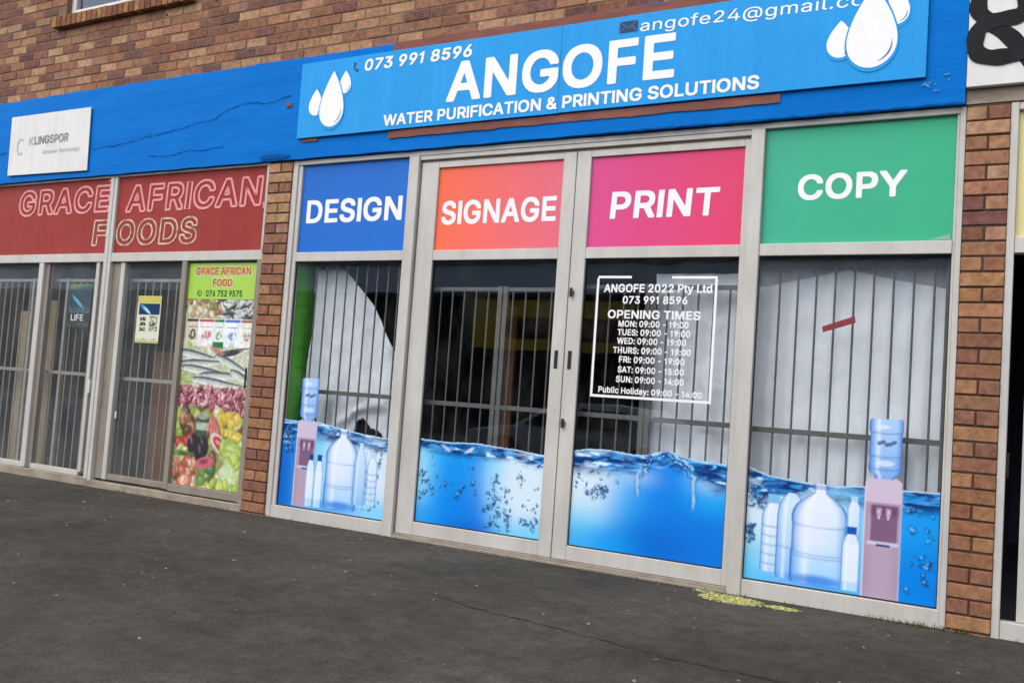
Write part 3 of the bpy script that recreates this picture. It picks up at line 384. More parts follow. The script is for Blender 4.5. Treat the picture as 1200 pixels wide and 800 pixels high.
M['innerfloor'] = worn('inner_floor', (.06, .058, .058), (.04, .04, .042), 3, .6, .3)
M['green'] = worn('green_inner_brick', lin(104, 190, 66), lin(90, 172, 58), 6, .6, .3)
M['moss'] = attr_mat('moss', .95, .1, .4, 60, .8)
M['wood'] = worn('brown_wood', lin(134, 92, 62), lin(98, 62, 42), 3, .6, .3, (9, 9, .6), .2, 30)
M['beige'] = worn('beige_board', lin(176, 158, 128), lin(150, 132, 104), 3, .7, .2, (4, 4, .5))

def sheet_mat(name, a, b):
    k = N(name); v = k.coords()
    f = k.ramp(k.noise(v, 2.2, 5, .6), [(.3, 0), (.72, 1)]); k.base(k.mix(f, a, b))
    x = k.n('TexNoise'); x.inputs['Scale'].default_value = 4.2; x.inputs['Detail'].default_value = 3; x.inputs['Distortion'].default_value = 1.6
    k.l(k.coords((1.5, 1, .9)), x.inputs['Vector'])
    # creases where the noise folds over
    sb_ = k.n('Math', operation='SUBTRACT'); sb_.inputs[1].default_value = .5; k.l(x.outputs['Fac'], sb_.inputs[0])
    ab = k.n('Math', operation='ABSOLUTE'); k.l(sb_.outputs[0], ab.inputs[0])
    k.bump(k.ramp(ab.outputs[0], [(0, 0), (.30, 1)]), .08, .03)
    return k.set(.75, 0, .2)
M['sheet'] = sheet_mat('white_cloth', (.88, .91, .95), (.82, .85, .89))
M['greysheet'] = sheet_mat('grey_cloth', (.78, .81, .84), (.68, .71, .75))

def glass_mat(name='window_glass', lo=(.45, 0.0), hi=(.9, .025)):
    k = N(name); t = k.t; out = t.nodes['Material Output']; t.nodes.remove(k.b)
    tr = k.n('BsdfTransparent'); tr.inputs[0].default_value = (.975, .982, .985, 1)
    gl = k.n('BsdfGlossy'); gl.inputs['Roughness'].default_value = .012; gl.inputs[0].default_value = (.72, .80, .95, 1)
    v = k.coords(); bp = k.n('Bump'); bp.inputs['Strength'].default_value = .05; bp.inputs['Distance'].default_value = .02
    k.l(k.noise(v, 1.6, 2, .5), bp.inputs['Height']); k.l(bp.outputs[0], gl.inputs['Normal'])
    fr = k.n('Fresnel'); ge = k.n('NewGeometry'); mr = k.n('MapRange')      # same reflectance entering and leaving the pane
    mr.inputs['To Min'].default_value = 1.5; mr.inputs['To Max'].default_value = 1/1.5
    k.l(ge.outputs['Backfacing'], mr.inputs[0]); k.l(mr.outputs[0], fr.inputs[0])
    mx = k.n('MixShader'); k.l(fr.outputs[0], mx.inputs[0]); k.l(tr.outputs[0], mx.inputs[1]); k.l(gl.outputs[0], mx.inputs[2])
    # thin pale film: dust on plain panes, painted reflection haze on the hazy ones
    df = k.n('BsdfDiffuse'); df.inputs[0].default_value = (.6, .6, .58, 1)
    du = k.ramp(k.noise(k.coords((1, 1, .5)), 5, 6, .7), [lo, hi])
    m2 = k.n('MixShader'); k.l(du, m2.inputs[0]); k.l(mx.outputs[0], m2.inputs[1]); k.l(df.outputs[0], m2.inputs[2])
    k.l(m2.outputs[0], out.inputs[0]); return k.m
M['glass'] = glass_mat()
M['hazy'] = glass_mat('hazy_glass', (.25, .015), (.85, .085))  # stronger pale film stands for reflections over the dark interior

def asphalt_mat():
    k = N('pavement_asphalt'); v = k.coords()
    big = k.ramp(k.noise(v, .8, 6, .62), [(.36, 0), (.64, 1)])
    c = k.mix(big, (.043, .038, .031), (.074, .066, .055))
    streak = k.ramp(k.noise(k.coords((.5, 2.2, 1)), 1.1, 7, .62), [(.5, 0), (.72, 1)])
    c = k.mix(k.ramp(streak, [(0, 0), (1, .55)]), c, (.032, .029, .026))
    # green-brown film close to the wall foot and along damp lines
    gm = k.ramp(k.noise(v, 1.9, 6, .7), [(.5, 0), (.74, .5)]); c = k.mix(gm, c, (.058, .056, .038))
    ag = k.n('TexVoronoi'); ag.inputs['Scale'].default_value = 95; k.l(v, ag.inputs['Vector'])
    agc = k.ramp(ag.outputs['Distance'], [(.05, .82), (.6, 1.12)]); c = k.mix(1.0, c, agc, 'MULTIPLY')
    fine = k.ramp(k.noise(v, 70, 6, .85), [(.3, .55), (.7, 1.45)]); c = k.mix(1.0, c, fine, 'MULTIPLY')
    sp = k.ramp(k.noise(v, 42, 2, .5), [(.72, 0), (.76, .5)]); c = k.mix(sp, c, (.16, .15, .13))
    md = k.ramp(k.noise(v, 11, 5, .7), [(.3, .70), (.72, 1.3)]); c = k.mix(1.0, c, md, 'MULTIPLY')
    oil = k.ramp(k.noise(v, 2.1, 5, .6), [(.66, 0), (.74, .55)]); c = k.mix(oil, c, (.028, .027, .026))
    st = k.ramp(k.noise(v, 7, 8, .75), [(.62, 0), (.72, .5)]); c = k.mix(st, c, (.04, .038, .036))
    k.base(c)
    hb = k.n('Math', operation='ADD'); k.l(k.noise(v, 120, 4, .8), hb.inputs[0])
    h2 = k.n('Math', operation='MULTIPLY'); h2.inputs[1].default_value = 2.5; k.l(k.noise(v, 3, 5, .6), h2.inputs[0]); k.l(h2.outputs[0], hb.inputs[1])
    k.bump(hb.outputs[0], .45, .012)
    rd_ = k.ramp(k.noise(v, .9, 4, .6), [(.55, 0), (.75, .35)]); c2 = k.mix(rd_, c, (.066, .050, .045)); k.base(c2)
    return k.set(.9, 0, .15)
M['asphalt'] = asphalt_mat()
M['road'] = worn('road_asphalt', (.06, .06, .06), (.045, .045, .045), 2, .9, .2, bump=.4, bscale=120)
M['kerb'] = worn('kerb_concrete', (.3, .29, .27), (.2, .19, .18), 5, .9, .2, bump=.4)
M['earth'] = worn('far_ground', (.09, .08, .06), (.06, .055, .04), .2, .95, .1)

# ------------------------------------------------------------------ ground
GZ = -.018
def ground_z(x, y):
    return GZ + .008*y + .006*(math.sin(x*1.3+.4)*math.sin(y*1.1+1)+math.sin(x*.5-y*.7))*min(1, -y/.8 if y < 0 else 0)
def pavement():
    mb = MB(); xs = np.arange(-14, 16.01, .1); ys = np.concatenate([np.arange(-6.4, -.001, .1), [0.0, .3]])
    W = len(xs)
    for y in ys:
        for x in xs: mb.v.append((x, y, ground_z(x, min(y, 0)))); mb.c.append(None)
    for j in range(len(ys)-1):
        for i in range(W-1): a = j*W+i; mb.f.append((a, a+1, a+W+1, a+W))
    o = mb.build('pavement', M['asphalt'], smooth=True); struct(o)
pavement()
struct(MB().box(-60, 60, -6.55, -6.405, -.4, -.055).build('kerb', M['kerb'], bevel=.01))
struct(MB().poly([(-60, -13.0, -.19), (60, -13.0, -.19), (60, -6.55, -.19), (-60, -6.55, -.19)]).build('road', M['road']))
struct(MB().box(-60, 60, -15.0, -13.0, -.4, -.06).build('far_pavement', M['kerb']))
struct(MB().poly([(-250, -250, -.42), (250, -250, -.42), (250, 250, -.42), (-250, 250, -.42)]).build('ground', M['earth']))

ck = MB()
for pts in ([(2.5, -1.33), (2.82, -1.43), (3.24, -1.48), (3.69, -1.55), (4.02, -1.59), (4.3, -1.57), (4.8, -1.64)], [(3.56, -1.92), (3.68, -1.55), (3.8, -.95)]):
    p = spline(pts, 14); k = len(ck.v)
    for i, q in enumerate(p):
        wd = rnd.uniform(.0015, .006); jx, jy = rnd.uniform(-.012, .012), rnd.uniform(-.012, .012)
        for sg in (-1, 1): xx, yy = q[0]+jx, q[1]+jy+sg*wd; ck.v.append((xx, yy, ground_z(xx, yy)+.003)); ck.c.append(None)
    for i in range(len(p)-1): a = k+2*i; ck.f.append((a, a+2, a+3, a+1))
struct(ck.build('pavement_crack', worn('crack_dirt', (.030, .028, .026), (.044, .040, .036), 20, .95, .1)))

# ------------------------------------------------------------------ the brick building
BR_COLS = [lin(192, 150, 116), lin(184, 140, 108), lin(172, 124, 96), lin(160, 112, 88), lin(150, 102, 84), lin(140, 96, 82), lin(130, 90, 84), lin(110, 82, 80), lin(166, 128, 106)]
BR_COLS = [tuple(x*.85+y*.15 for x, y in zip(c, lin(158, 114, 90))) for c in BR_COLS]
BR_W = [15, 17, 16, 15, 13, 11, 8, 4, 8]
BR_LOW = [lin(178, 130, 96), lin(168, 119, 89), lin(162, 112, 85), lin(152, 104, 84), lin(144, 100, 86), lin(182, 136, 98)]
def brick_col(low=False, warm=0):
    c = rnd.choice(BR_LOW) if low else rnd.choices(BR_COLS, BR_W)[0]
    k = rnd.uniform(.90, 1.09) if low else rnd.uniform(.84, 1.14)
    if low: c = tuple(x*.72+y*.28 for x, y in zip(c, lin(160, 112, 86)))
    return tuple(min(1, x*k*rnd.uniform(.96, 1.04)) for x in c)
COURSE, BLEN, J = .0818, .232, .011
def bricks(x0, x1, z0, z1, yf, depth, holes=(), lowz=None, bond='stretcher'):
    mb = MB(); row = 0; z = z0
    while z < z1-.01:
        zt = min(z1, z+COURSE); x = x0 - ((BLEN/2) if row % 2 else 0)
        if bond == 'pillar':
            segs = [(x0, x1)] if row % 2 else [(x0, (x0+x1)/2+rnd.uniform(-.004, .004)), None]
            if segs[-1] is None: segs[-1] = (segs[0][1], x1)
        else:
            segs = []
            while x < x1:
                L = BLEN*rnd.uniform(.985, 1.015); segs.append((max(x0, x), min(x1, x+L))); x += L
        for a, b in segs:
            if b-a < .03: continue
            if any(a < h[1]-.01 and b > h[0]+.01 and z < h[3]-.01 and zt > h[2]+.01 for h in holes): continue
            e = J/2; d = rnd.uniform(-.0025, .0025); t = rnd.uniform(-.0014, .0014)
            low = lowz is not None and z < lowz
            lx = 0 if (bond == 'pillar' and a == x0) else e; rx = 0 if (bond == 'pillar' and b == x1) else e
            mb.box(a+lx, b-rx, yf+d, yf+depth, z+e+t, zt-e+t, brick_col(low))
        z += COURSE; row += 1
    return mb
FB, FT = 2.786, 3.60            # fascia bottom and top
bld = thing('brick_building', 'multicoloured facebrick shop building with a bright blue painted band above its shopfronts', 'building')
WIN = (-3.09, -1.42, 4.405, 5.6)
SILL = (-3.2, -1.3, 4.265, 4.405)
ub = bricks(-9, 10, FT, 6.2, -.012, .10, holes=(WIN, SILL)); upper = ub.build('upper_wall', M['brick'], bld, bevel=.004)
mw = MB()
for a in ((-9, WIN[0], FT, 6.2), (WIN[1], 10, FT, 6.2), (WIN[0], WIN[1], FT, WIN[2]), (WIN[0], WIN[1], WIN[3], 6.2)):
    mw.box(a[0], a[1], -.0075, .2, a[2], a[3])
mw.build('mortar_bed', M['mortar'], bld)
# drilled holes left in the brickwork
hb = MB()
for x, z in ((-1.03, 4.24), (-1.64, 4.20), (-1.68, 4.14), (-.37, 4.22)): hb.tube((x, -.0165, z), (x, .03, z), .011, 10)
hb.build('drill_hole', M['rubber'], bld)
# rowlock sill and the upstairs window
win = MB(); fx0, fx1, fz0, fz1 = WIN
for a in ((fx0, fx0+.06, fz0, fz1), (fx1-.06, fx1, fz0, fz1), (fx0+.06, fx1-.06, fz0, fz0+.06), (fx0+.06, fx1-.06, fz1-.06, fz1), ((fx0+fx1)/2-.025, (fx0+fx1)/2+.025, fz0+.06, fz1-.06)):
    win.box(a[0], a[1], .045, .1, a[2], a[3])
wo = win.build('window', M['board'], bld, bevel=.003); wo['label'] = 'white framed upstairs window on a sill of upright bricks'
MB().box(fx0+.06, (fx0+fx1)/2-.025, .07, .076, fz0+.06, fz1-.06).box((fx0+fx1)/2+.025, fx1-.06, .07, .076, fz0+.06, fz1-.06).build('pane', M['glass'], wo)
sb = MB(); x = SILL[0]
while x < SILL[1]:
    c = rnd.choice([lin(164, 116, 80), lin(150, 102, 76), lin(136, 90, 70), lin(176, 128, 88)])
    k = len(sb.v); x2 = x+.074; zj = rnd.uniform(-.003, .003)
    sb.box(x, x2-.009, -.075, .09, SILL[2]+zj, SILL[3]+zj, c)
    for i in (k+4, k+5): vx = sb.v[i]; sb.v[i] = (vx[0], vx[1], vx[2]-.035)
    x = x2
sb.build('sill', M['brick'], wo, bevel=.004)
MB().box(SILL[0]+.004, SILL[1]-.004, -.06, .088, SILL[2]+.006, SILL[3]-.045).build('sill_mortar', M['mortar'], wo)

# pillars between the shops
def pillar(x0, x1, lab):
    o = bricks(x0, x1, -.09, FB-.004, -.014, .24, lowz=1.9, bond='pillar').build('pillar', M['brick'], bld, bevel=.0035); o['label'] = lab
    MB().box(x0+.003, x1-.003, -.005, .22, -.2, FB-.004).build('pillar_mortar', M['dark_mortar'], o)
pillar(-.252, -.003, 'slim brick pillar between the red shopfront and the blue one')
pillar(4.833, 5.042, 'slim brick pillar right of the green panel')
# blue band
fas = MB(); k = 0
nx, nz = 176, 16
X0, X1 = -9, 4.822
for j in range(nz+1):
    for i in range(nx+1):
        xx = X0+(X1-X0)*i/nx; zz = FB+(FT-FB)*j/nz
        edge = min(1, min(j, nz-j)/2)
        yy = -.034 + edge*(.007*float(fbm(np.array(xx*1.1), np.array(zz*6.0), 3))-.004)
        if j == 0: zz += .006*float(vnoise(np.array(xx*9.0), np.array(1.0), 4))-.003
        if j == nz: zz += .012*float(vnoise(np.array(xx*7.0), np.array(2.0), 8))
        fas.v.append((xx, yy, zz)); fas.c.append(None)
for j in range(nz):
    for i in range(nx): a = j*(nx+1)+i; fas.f.append((a, a+1, a+nx+2, a+nx+1))
b0 = len(fas.v)
for i in range(nx+1): fas.v.append((X0+(X1-X0)*i/nx, .2, FB)); fas.c.append(None)
for i in range(nx+1): fas.v.append((X0+(X1-X0)*i/nx, .0, FT+.006)); fas.c.append(None)
for i in range(nx):
    fas.f.append((b0+i, b0+i+1, i+1, i)); t = nz*(nx+1)+i; fas.f.append((t, t+1, b0+nx+1+i+1, b0+nx+1+i))
r0 = len(fas.v)
for j in range(nz+1): fas.v.append((X1, .2, FB+(FT-FB)*j/nz)); fas.c.append(None)
for j in range(nz): a = j*(nx+1)+nx; fas.f.append((a, r0+j, r0+j+1, a+nx+1))
fo = fas.build('fascia_beam', M['fascia'], bld, smooth=False); fo['label'] = 'bright blue painted band with a cracked, patchy surface'
def ragged(x0, x1, z0, z1, n, amp, sd):
    t = [(x0+(x1-x0)*i/n, z1+amp*(float(vnoise(np.array(i*.9), np.array(1.), sd))-.5)) for i in range(n+1)]
    b = [(x0+(x1-x0)*i/n, z0+amp*(float(vnoise(np.array(i*.9), np.array(5.), sd))-.5)) for i in range(n+1)]
    return b, t
def ragged_strip(name, x0, x1, z0, z1, y, mat, parent, n=40, amp=.012, sd=1):
    mb = MB(); b, t = ragged(x0, x1, z0, z1, n, amp, sd)
    for i in range(n): mb.poly([(b[i][0], y, b[i][1]), (b[i+1][0], y, b[i+1][1]), (t[i+1][0], y, t[i+1][1]), (t[i][0], y, t[i][1])])
    return mb.build(name, mat, parent)
ragged_strip('bare_plaster', .95, 3.83, 2.882, 2.935, -.043, M['bare'], bld, 60, .008, 2)['label'] = 'unpainted reddish strip below the big blue sign'
ragged_strip('bare_plaster', .94, 4.80, 3.53, 3.606, -.044, M['bare'], bld, 70, .012, 3)['label'] = 'unpainted reddish strip above the big blue sign'
ragged_strip('bare_plaster', .10, .26, 2.915, 2.938, -.043, M['bare'], bld, 8, .012, 4)
ragged_strip('bare_plaster', -.10, -.035, 3.215, 3.245, -.043, M['bare'], bld, 5, .018, 5)
cr = MB()
for pts in ([(-2.44, 3.04), (-2.05, 3.06), (-1.75, 3.09), (-1.5, 3.12), (-1.3, 3.135), (-1.1, 3.17), (-.9, 3.19), (-.75, 3.25), (-.5, 3.29), (-.3, 3.27), (-.06, 3.31)],
            [(-4.3, 3.04), (-4.0, 3.07), (-3.72, 3.1)], [(-1.7, 2.92), (-1.45, 2.91), (-1.2, 2.935), (-1.0, 2.93), (-.75, 2.945)]):
    p = spline(pts, 8); p = [(a, b+rnd.uniform(-.007, .007)) for a, b in p]
    cr.strip(p, [rnd.uniform(.002, .010) for _ in p], -.0405)
cr.build('crack', M['crack'], fo)
fl = MB()
for _ in range(13):
    x, z, q = rnd.gauss(4.69, .05), rnd.gauss(2.91, .03), rnd.uniform(.002, .008); e = rnd.uniform(.8, 3.2)
    fl.poly([(x+q*e*rnd.uniform(.3, 1.5)*math.cos(t), -.0425, max(2.80, z)+q*.7*rnd.uniform(.3, 1.5)*math.sin(t)) for t in np.linspace(0, 5.6, 9)])
fl.build('paint_flake', worn('flaked_spot', lin(110, 156, 200), lin(50, 110, 170), 60, .8, .1), fo)
ragged_strip('paint_lip', -.33, -.02, 2.80, 2.835, -.042, M['crack'], fo, 16, .02, 9)
ragged_strip('paint_lip', 2.6, 4.81, 2.784, 2.793, -.0415, M['crack'], fo, 70, .010, 11)

# concrete lintel behind the right-hand sign, roof and the rooms
MB().box(4.826, 10, -.01, .2, FB, FT-.004).build('lintel', M['plinth'], bld)
MB().box(-9.2, 10.2, -.3, 7, 6.2, 6.4).build('roof', M['plinth'], bld)
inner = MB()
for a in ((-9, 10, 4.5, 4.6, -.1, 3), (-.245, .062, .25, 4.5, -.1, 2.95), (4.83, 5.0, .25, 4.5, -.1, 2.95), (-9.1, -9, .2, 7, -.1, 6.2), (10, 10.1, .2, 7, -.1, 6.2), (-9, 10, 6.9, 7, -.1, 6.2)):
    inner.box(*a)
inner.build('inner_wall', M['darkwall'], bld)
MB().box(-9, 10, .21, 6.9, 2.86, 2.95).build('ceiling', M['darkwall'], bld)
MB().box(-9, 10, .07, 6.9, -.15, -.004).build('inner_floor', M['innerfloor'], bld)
gw = MB(); z = 0.0; r = 0
while z < 2.85:
    y = .068
    while y < .8:
        e = min(.8, y+(.11 if (r % 2 and y < .07) else .226)); gw.box(.055, .082, y+.004, e-.004, z+.004, z+COURSE-.004); y = e
    z += COURSE; r += 1
gw.box(.05, .079, .068, .8, 0, 2.85)
go = gw.build('green_return_wall', M['green'], bld, bevel=.003); go['label'] = 'green painted brick return wall inside the window under the blue panel'

# ------------------------------------------------------------------ shopfronts
def frame_rect(mb, x0, x1, z0, z1, w, y0, y1, top=None, bot=None):
    t = w if top is None else top; b = w if bot is None else bot
    mb.box(x0, x0+w, y0, y1, z0, z1).box(x1-w, x1, y0, y1, z0, z1)
    mb.box(x0+w, x1-w, y0+.0005, y1, z1-t, z1).box(x0+w, x1-w, y0+.0005, y1, z0, z0+b)
def gasket_and_gap(mb, x0, x1, z0, z1, y, w=.006):
    mb.box(x0, x0+w, y, y+.01, z0, z1).box(x1-w, x1, y, y+.01, z0, z1).box(x0+w, x1-w, y, y+.01, z1-w, z1).box(x0+w, x1-w, y, y+.01, z0, z0+w)
sf = thing('shopfront', 'pale aluminium shopfront with two sliding glass doors between two fixed windows, under four coloured panels', 'shopfront', 'shopfronts along the building')
fr = MB()
fr.box(0, .05, 0, .07, -.02, 2.78).box(4.80, 4.83, 0, .07, -.03, 2.78)
fr.box(.05, 4.80, .001, .07, 2.744, 2.78)
fr.box(1.134, 1.222, -.006, .07, -.02, 2.744).box(3.662, 3.742, -.006, .07, -.03, 2.744)
fr.box(.05, .088, .012, .06, .0765, 2.743).box(4.785, 4.80, .012, .06, .0765, 2.743)
fr.box(.05, 1.134, .004, .07, -.02, .076).box(3.742, 4.80, .004, .07, -.03, .076)
fr.box(.088, 1.134, .004, .065, 1.976, 2.048).box(3.742, 4.785, .004, .065, 1.976, 2.048)
fr.box(1.222, 3.662, .006, .07, 2.712, 2.743)
fr.build('frame', M['alu'], sf, bevel=.003)
MB().box(1.222, 3.662, .03, .07, 2.695, 2.711).build('head_track', M['alu_low'], sf)
tr = MB(); tr.box(1.222, 3.662, -.012, .07, -.05, -.004).box(1.222, 3.662, .012, .02, -.0035, .014).box(1.222, 3.662, .05, .058, -.0035, .014)
tr.build('door_track', M['alu_low'], sf, bevel=.002)
for a, b in ((.088, 1.134), (3.742, 4.785)):
    g = MB(); gasket_and_gap(g, a, b, .0765, 1.9755, .026); g.build('gasket_and_gap', M['rubber'], sf)
for a, b in ((.089, 1.133), (3.743, 4.784)):
    MB().box(a, b, .034, .040, .077, 1.9755).build('pane', M['glass'], sf)
def door(x0, x1, px0, px1, slot):
    d = MB(); Y0, Y1 = .022, .06
    d.box(x0, px0, Y0, Y1, .014, 2.694).box(px1, x1, Y0, Y1, .014, 2.694)
    d.box(px0, px1, Y0+.001, Y1, .014, .108).box(px0, px1, Y0+.001, Y1, 1.976, 2.049).box(px0, px1, Y0+.001, Y1, 2.651, 2.694)
    o = d.build('door', M['alu'], sf, bevel=.003)
    g = MB(); gasket_and_gap(g, px0, px1, .1085, 1.9755, .038); g.build('gasket_and_gap', M['rubber'], o)
    MB().box(px0+.001, px1-.001, .044, .050, .109, 1.975).build('pane', M['glass'], o)
    h = MB(); h.box(slot-.013, slot+.013, .0195, .0215, 1.245, 1.365).build('handle', M['rubber'], o)
    return o
d1 = door(1.235, 2.487, 1.383, 2.391, 2.432); d2 = door(2.493, 3.661, 2.596, 3.620, 2.532)
for z in (1.75, .89):
    lk = MB(); lk.tube((2.518, .0225, z), (2.518, .008, z), .016, 14); lo = lk.build('lock', M['bar'], d2, bevel=0)
    MB().box(2.508, 2.528, .0035, .0075, z-.03, z+.03).build('lock_plate', M['rubber'], lo)

sf2 = thing('shopfront', 'weathered taupe framed shopfront under red panels, left of the slim brick pillar', 'shopfront', 'shopfronts along the building')
fr = MB()
fr.box(-6.0, -.253, 0, .07, 2.766, 2.786)
fr.box(-2.2, -2.152, -.004, .07, -.03, 2.766).box(-2.148, -2.106, -.002, .07, -.03, 2.766)
fr.box(-6.0, -2.2, .002, .07, 1.995, 2.074).box(-2.106, -.253, .002, .07, 1.995, 2.074)
fr.box(-.285, -.253, 0, .07, 2.074, 2.766)
fr.build('frame', M['alu'], sf2, bevel=.003)
fr = MB()
fr.box(-2.105, -1.985, .035, .09, .06, 1.995).box(-1.18, -1.123, .004, .07, .06, 1.995).box(-.312, -.253, .001, .07, .04, 1.995)
fr.box(-1.93, -1.18, .03, .075, .06, .11).box(-1.123, -.312, .006, .07, .05, .112)
fr.build('door_frame', M['taupe'], sf2, bevel=.003)
MB().box(-3.14, -3.07, .004, .08, .06, 1.994).build('post', M['alu'], sf2, bevel=.003)
MB().box(-3.0695, -3.012, .03, .08, .06, 1.994).build('post', M['taupe'], sf2, bevel=.003)
fr = MB(); fr.box(-1.984, -1.93, .02, .075, .06, 1.995).box(-2.312, -2.266, .012, .06, .09, 1.995); fr.box(-3.0115, -2.313, .02, .07, .055, .1).box(-6, -3.141, .02, .07, .055, .1)
fr.build('door_edge', M['alu'], sf2, bevel=.003)
fr = MB(); fr.box(-2.148, -.253, -.012, .09, -.06, .039).box(-6.0, -2.152, -.006, .09, -.06, .054)
fr.build('plinth', M['plinth'], sf2, bevel=.005)
for a, b, y in ((-6, -3.141, .045), (-3.0115, -2.3125, .04), (-1.93, -1.1805, .05), (-1.1225, -.3125, .04)):
    MB().box(a, b, y, y+.006, .10, 1.994).build('pane', M['hazy'], sf2)
hd = MB().box(-2.255, -2.235, -.002, .02, .80, .92).box(-2.25, -2.24, .02, .045, .82, .84).box(-2.25, -2.24, .02, .045, .88, .90); hd.build('handle', M['board'], sf2, bevel=.003)
MB().box(-1.905, -1.885, .035, .049, .60, .66).build('latch', M['board'], sf2, bevel=.003)
MB().box(-2.2655, -2.2005, .09, .1, .06, 1.99).build('gasket_and_gap', M['rubber'], sf2)  # black strip painted in for the shade of the open gap
MB().box(-.335, -.318, -.006, .0055, .95, 1.12).build('handle', M['rubber'], sf2, bevel=.003)

sf3 = thing('shopfront', 'pale shopfront right of the brick pillar, beneath the white board with a black painted symbol', 'shopfront', 'shopfronts along the building')
fr = MB(); fr.box(5.043, 5.082, -.004, .08, -.03, 2.78).box(5.0825, 7.5, 0, .08, 2.74, 2.78).box(5.0825, 7.5, .002, .07, 1.975, 2.06).box(5.0825, 7.5, .004, .07, -.03, .07)
fr.build('frame', M['alu'], sf3, bevel=.003)
dd = MB(); frame_rect(dd, 5.155, 6.2, .072, 1.974, .075, .03, .06); do = dd.build('door', M['alu'], sf3, bevel=.003)
MB().box(5.2305, 6.1245, .043, .049, .15, 1.9).build('pane', M['glass'], do)
MB().box(5.070, 5.098, .012, .03, .80, .93).box(5.076, 5.092, .0, .0115, .82, .87).build('lock', M['rubber'], do, bevel=.003)
MB().box(6.2, 7.5, .043, .049, .0705, 1.9745).build('pane', M['glass'], sf3)
MB().box(5.083, 7.5, .03, .04, 2.0605, 2.7395).build('transom_panel', worn('cream_panel', lin(226, 214, 150), lin(216, 204, 146), 3, .5), sf3)

# ------------------------------------------------------------------ signs
def sheet_sign(name, label, x0, x1, z0, z1, y0, y1, mat, group=None, cat='sign', bevel=.002):
    t = thing(name, label, cat, group); MB().box(x0, x1, y0, y1, z0, z1).build('panel', mat, t, bevel=bevel); return t
def drop(cx, ztip, zbot, hw, y):
    """water-drop outline, anticlockwise from the street"""
    zc = zbot+hw*1.08; R_ = []
    for i in range(13): t = math.pi/2*i/12; R_.append((hw*math.sin(t), zc-hw*1.08*math.cos(t)))
    for i in range(1, 15): q = i/14; R_.append((hw*(1-q**1.75)+.0012, zc+(ztip-zc)*q))
    return [(cx+p[0], p[1]) for p in R_]+[(cx-p[0], p[1]) for p in R_[:0:-1]]
def drops(parent, items, y):
    for k, (cx, zt, zb, hw) in enumerate(items):
        big = drop(cx, zt, zb, hw, y)
        mb = MB(); c0 = (cx, (zt+zb)/2); ring = [(c0[0]+(p[0]-c0[0])*(1+.010/hw), c0[1]+(p[1]-c0[1])*(1+.014/hw)) for p in big]
        mb.poly([(p[0], y-.001*k, p[1]) for p in ring]); mb.build('drop_outline', M['sign'], parent)
        o = MB().poly([(p[0], y-.001*k-.0005, p[1]) for p in big]).build('water_drop', M['white'], parent)
        zc = zb+hw; arc = [(cx+.80*hw*math.cos(t), zc+.80*hw*math.sin(t)) for t in np.linspace(-1.25, .15, 12)]
        MB().strip(arc, [.002+.006*math.sin(math.pi*i/11)*hw/.1 for i in range(12)], y-.001*k-.001).build('drop_mark', M['shade'], o)
    # dark line where one drop overlaps the next
SGY = -.058
big = thing('fascia_sign', 'long sky blue fascia sign with white lettering and white water drops at both ends', 'sign')
MB().box(.058, 2.357, SGY, -.046, 2.942, 3.541).box(2.3585, 4.622, SGY-.0006, -.046, 2.944, 3.541).build('panel', M['sign'], big, bevel=.0015)
letter_mb(MB(), 'ANGOFE', 1.458, 3.165, 3.100, 3.386, SGY-.0025, gap=.02).build('lettering', M['white'], big)
letter_mb(MB(), 'WATER PURIFICATION & PRINTING SOLUTIONS', .908, 3.705, 2.972, 3.056, SGY-.0025, gap=.012).build('lettering', M['white'], big)
letter_mb(MB(), '073 991 8596', .685, 1.645, 3.414, 3.502, SGY-.0025, slant=.12, gap=.02).build('lettering', M['white'], big)
letter_mb(MB(), 'angofe24@gmail.com', 2.918, 4.40, 3.422, 3.500, SGY-.0025, F=GR, slant=.05, gap=.022, rise=-.02).build('lettering', M['white'], big)
ic = MB(); ic.strip(spline([(.60, 3.49), (.588, 3.462), (.600, 3.435), (.628, 3.426)], 6), [.022]*4+[.012]*11+[.022]*4, SGY-.0025); ic.build('phone_icon', M['navy'], big)
ev = MB(); ev.box(2.775, 2.9, SGY-.0035, SGY-.001, 3.432, 3.504); eo = ev.build('envelope_icon', M['navy'], big)
MB().strip([(2.779, 3.5), (2.8375, 3.458), (2.896, 3.5)], .006, SGY-.0045).strip([(2.779, 3.436), (2.818, 3.47)], .005, SGY-.0045).strip([(2.896, 3.436), (2.857, 3.47)], .005, SGY-.0045).build('envelope_fold', M['shade'], eo)
drops(big, [(.512, 3.437, 3.262, .056), (.232, 3.320, 3.112, .068), (.395, 3.446, 3.010, .118)], SGY-.002)
drops(big, [(4.460, 3.475, 3.262, .066), (4.162, 3.322, 3.105, .076), (4.332, 3.50, 3.028, .136)], SGY-.0025)

wb = thing('notice_board', 'small white sign board with faded grey lettering, on the blue band at left', 'sign')
MB().prism([(-3.70, 2.853), (-2.488, 2.838), (-2.512, 3.434), (-3.716, 3.438)], -.055, -.046).build('panel', M['board'], wb, bevel=.0015)
gl = worn('faded_grey_print', lin(120, 118, 118), lin(160, 158, 156), 8, .6, .2); gl2 = worn('pale_grey_print', lin(190, 186, 184), None, 8, .6, .2)
letter_mb(MB(), 'K', -3.40, -3.33, 3.135, 3.215, -.0575).build('lettering', gl2, wb)
letter_mb(MB(), 'LINGSPOR', -3.315, -2.80, 3.135, 3.215, -.0575).build('lettering', gl, wb)
letter_mb(MB(), 'Abrasive Technology', -3.18, -2.62, 3.035, 3.075, -.0575, F=GR).build('lettering', gl2, wb)
MB().strip([(-3.53+.05*math.cos(t), 3.13+.075*math.sin(t)) for t in np.linspace(.9, 5.4, 16)], .016, -.0575).build('logo', gl2, wb)

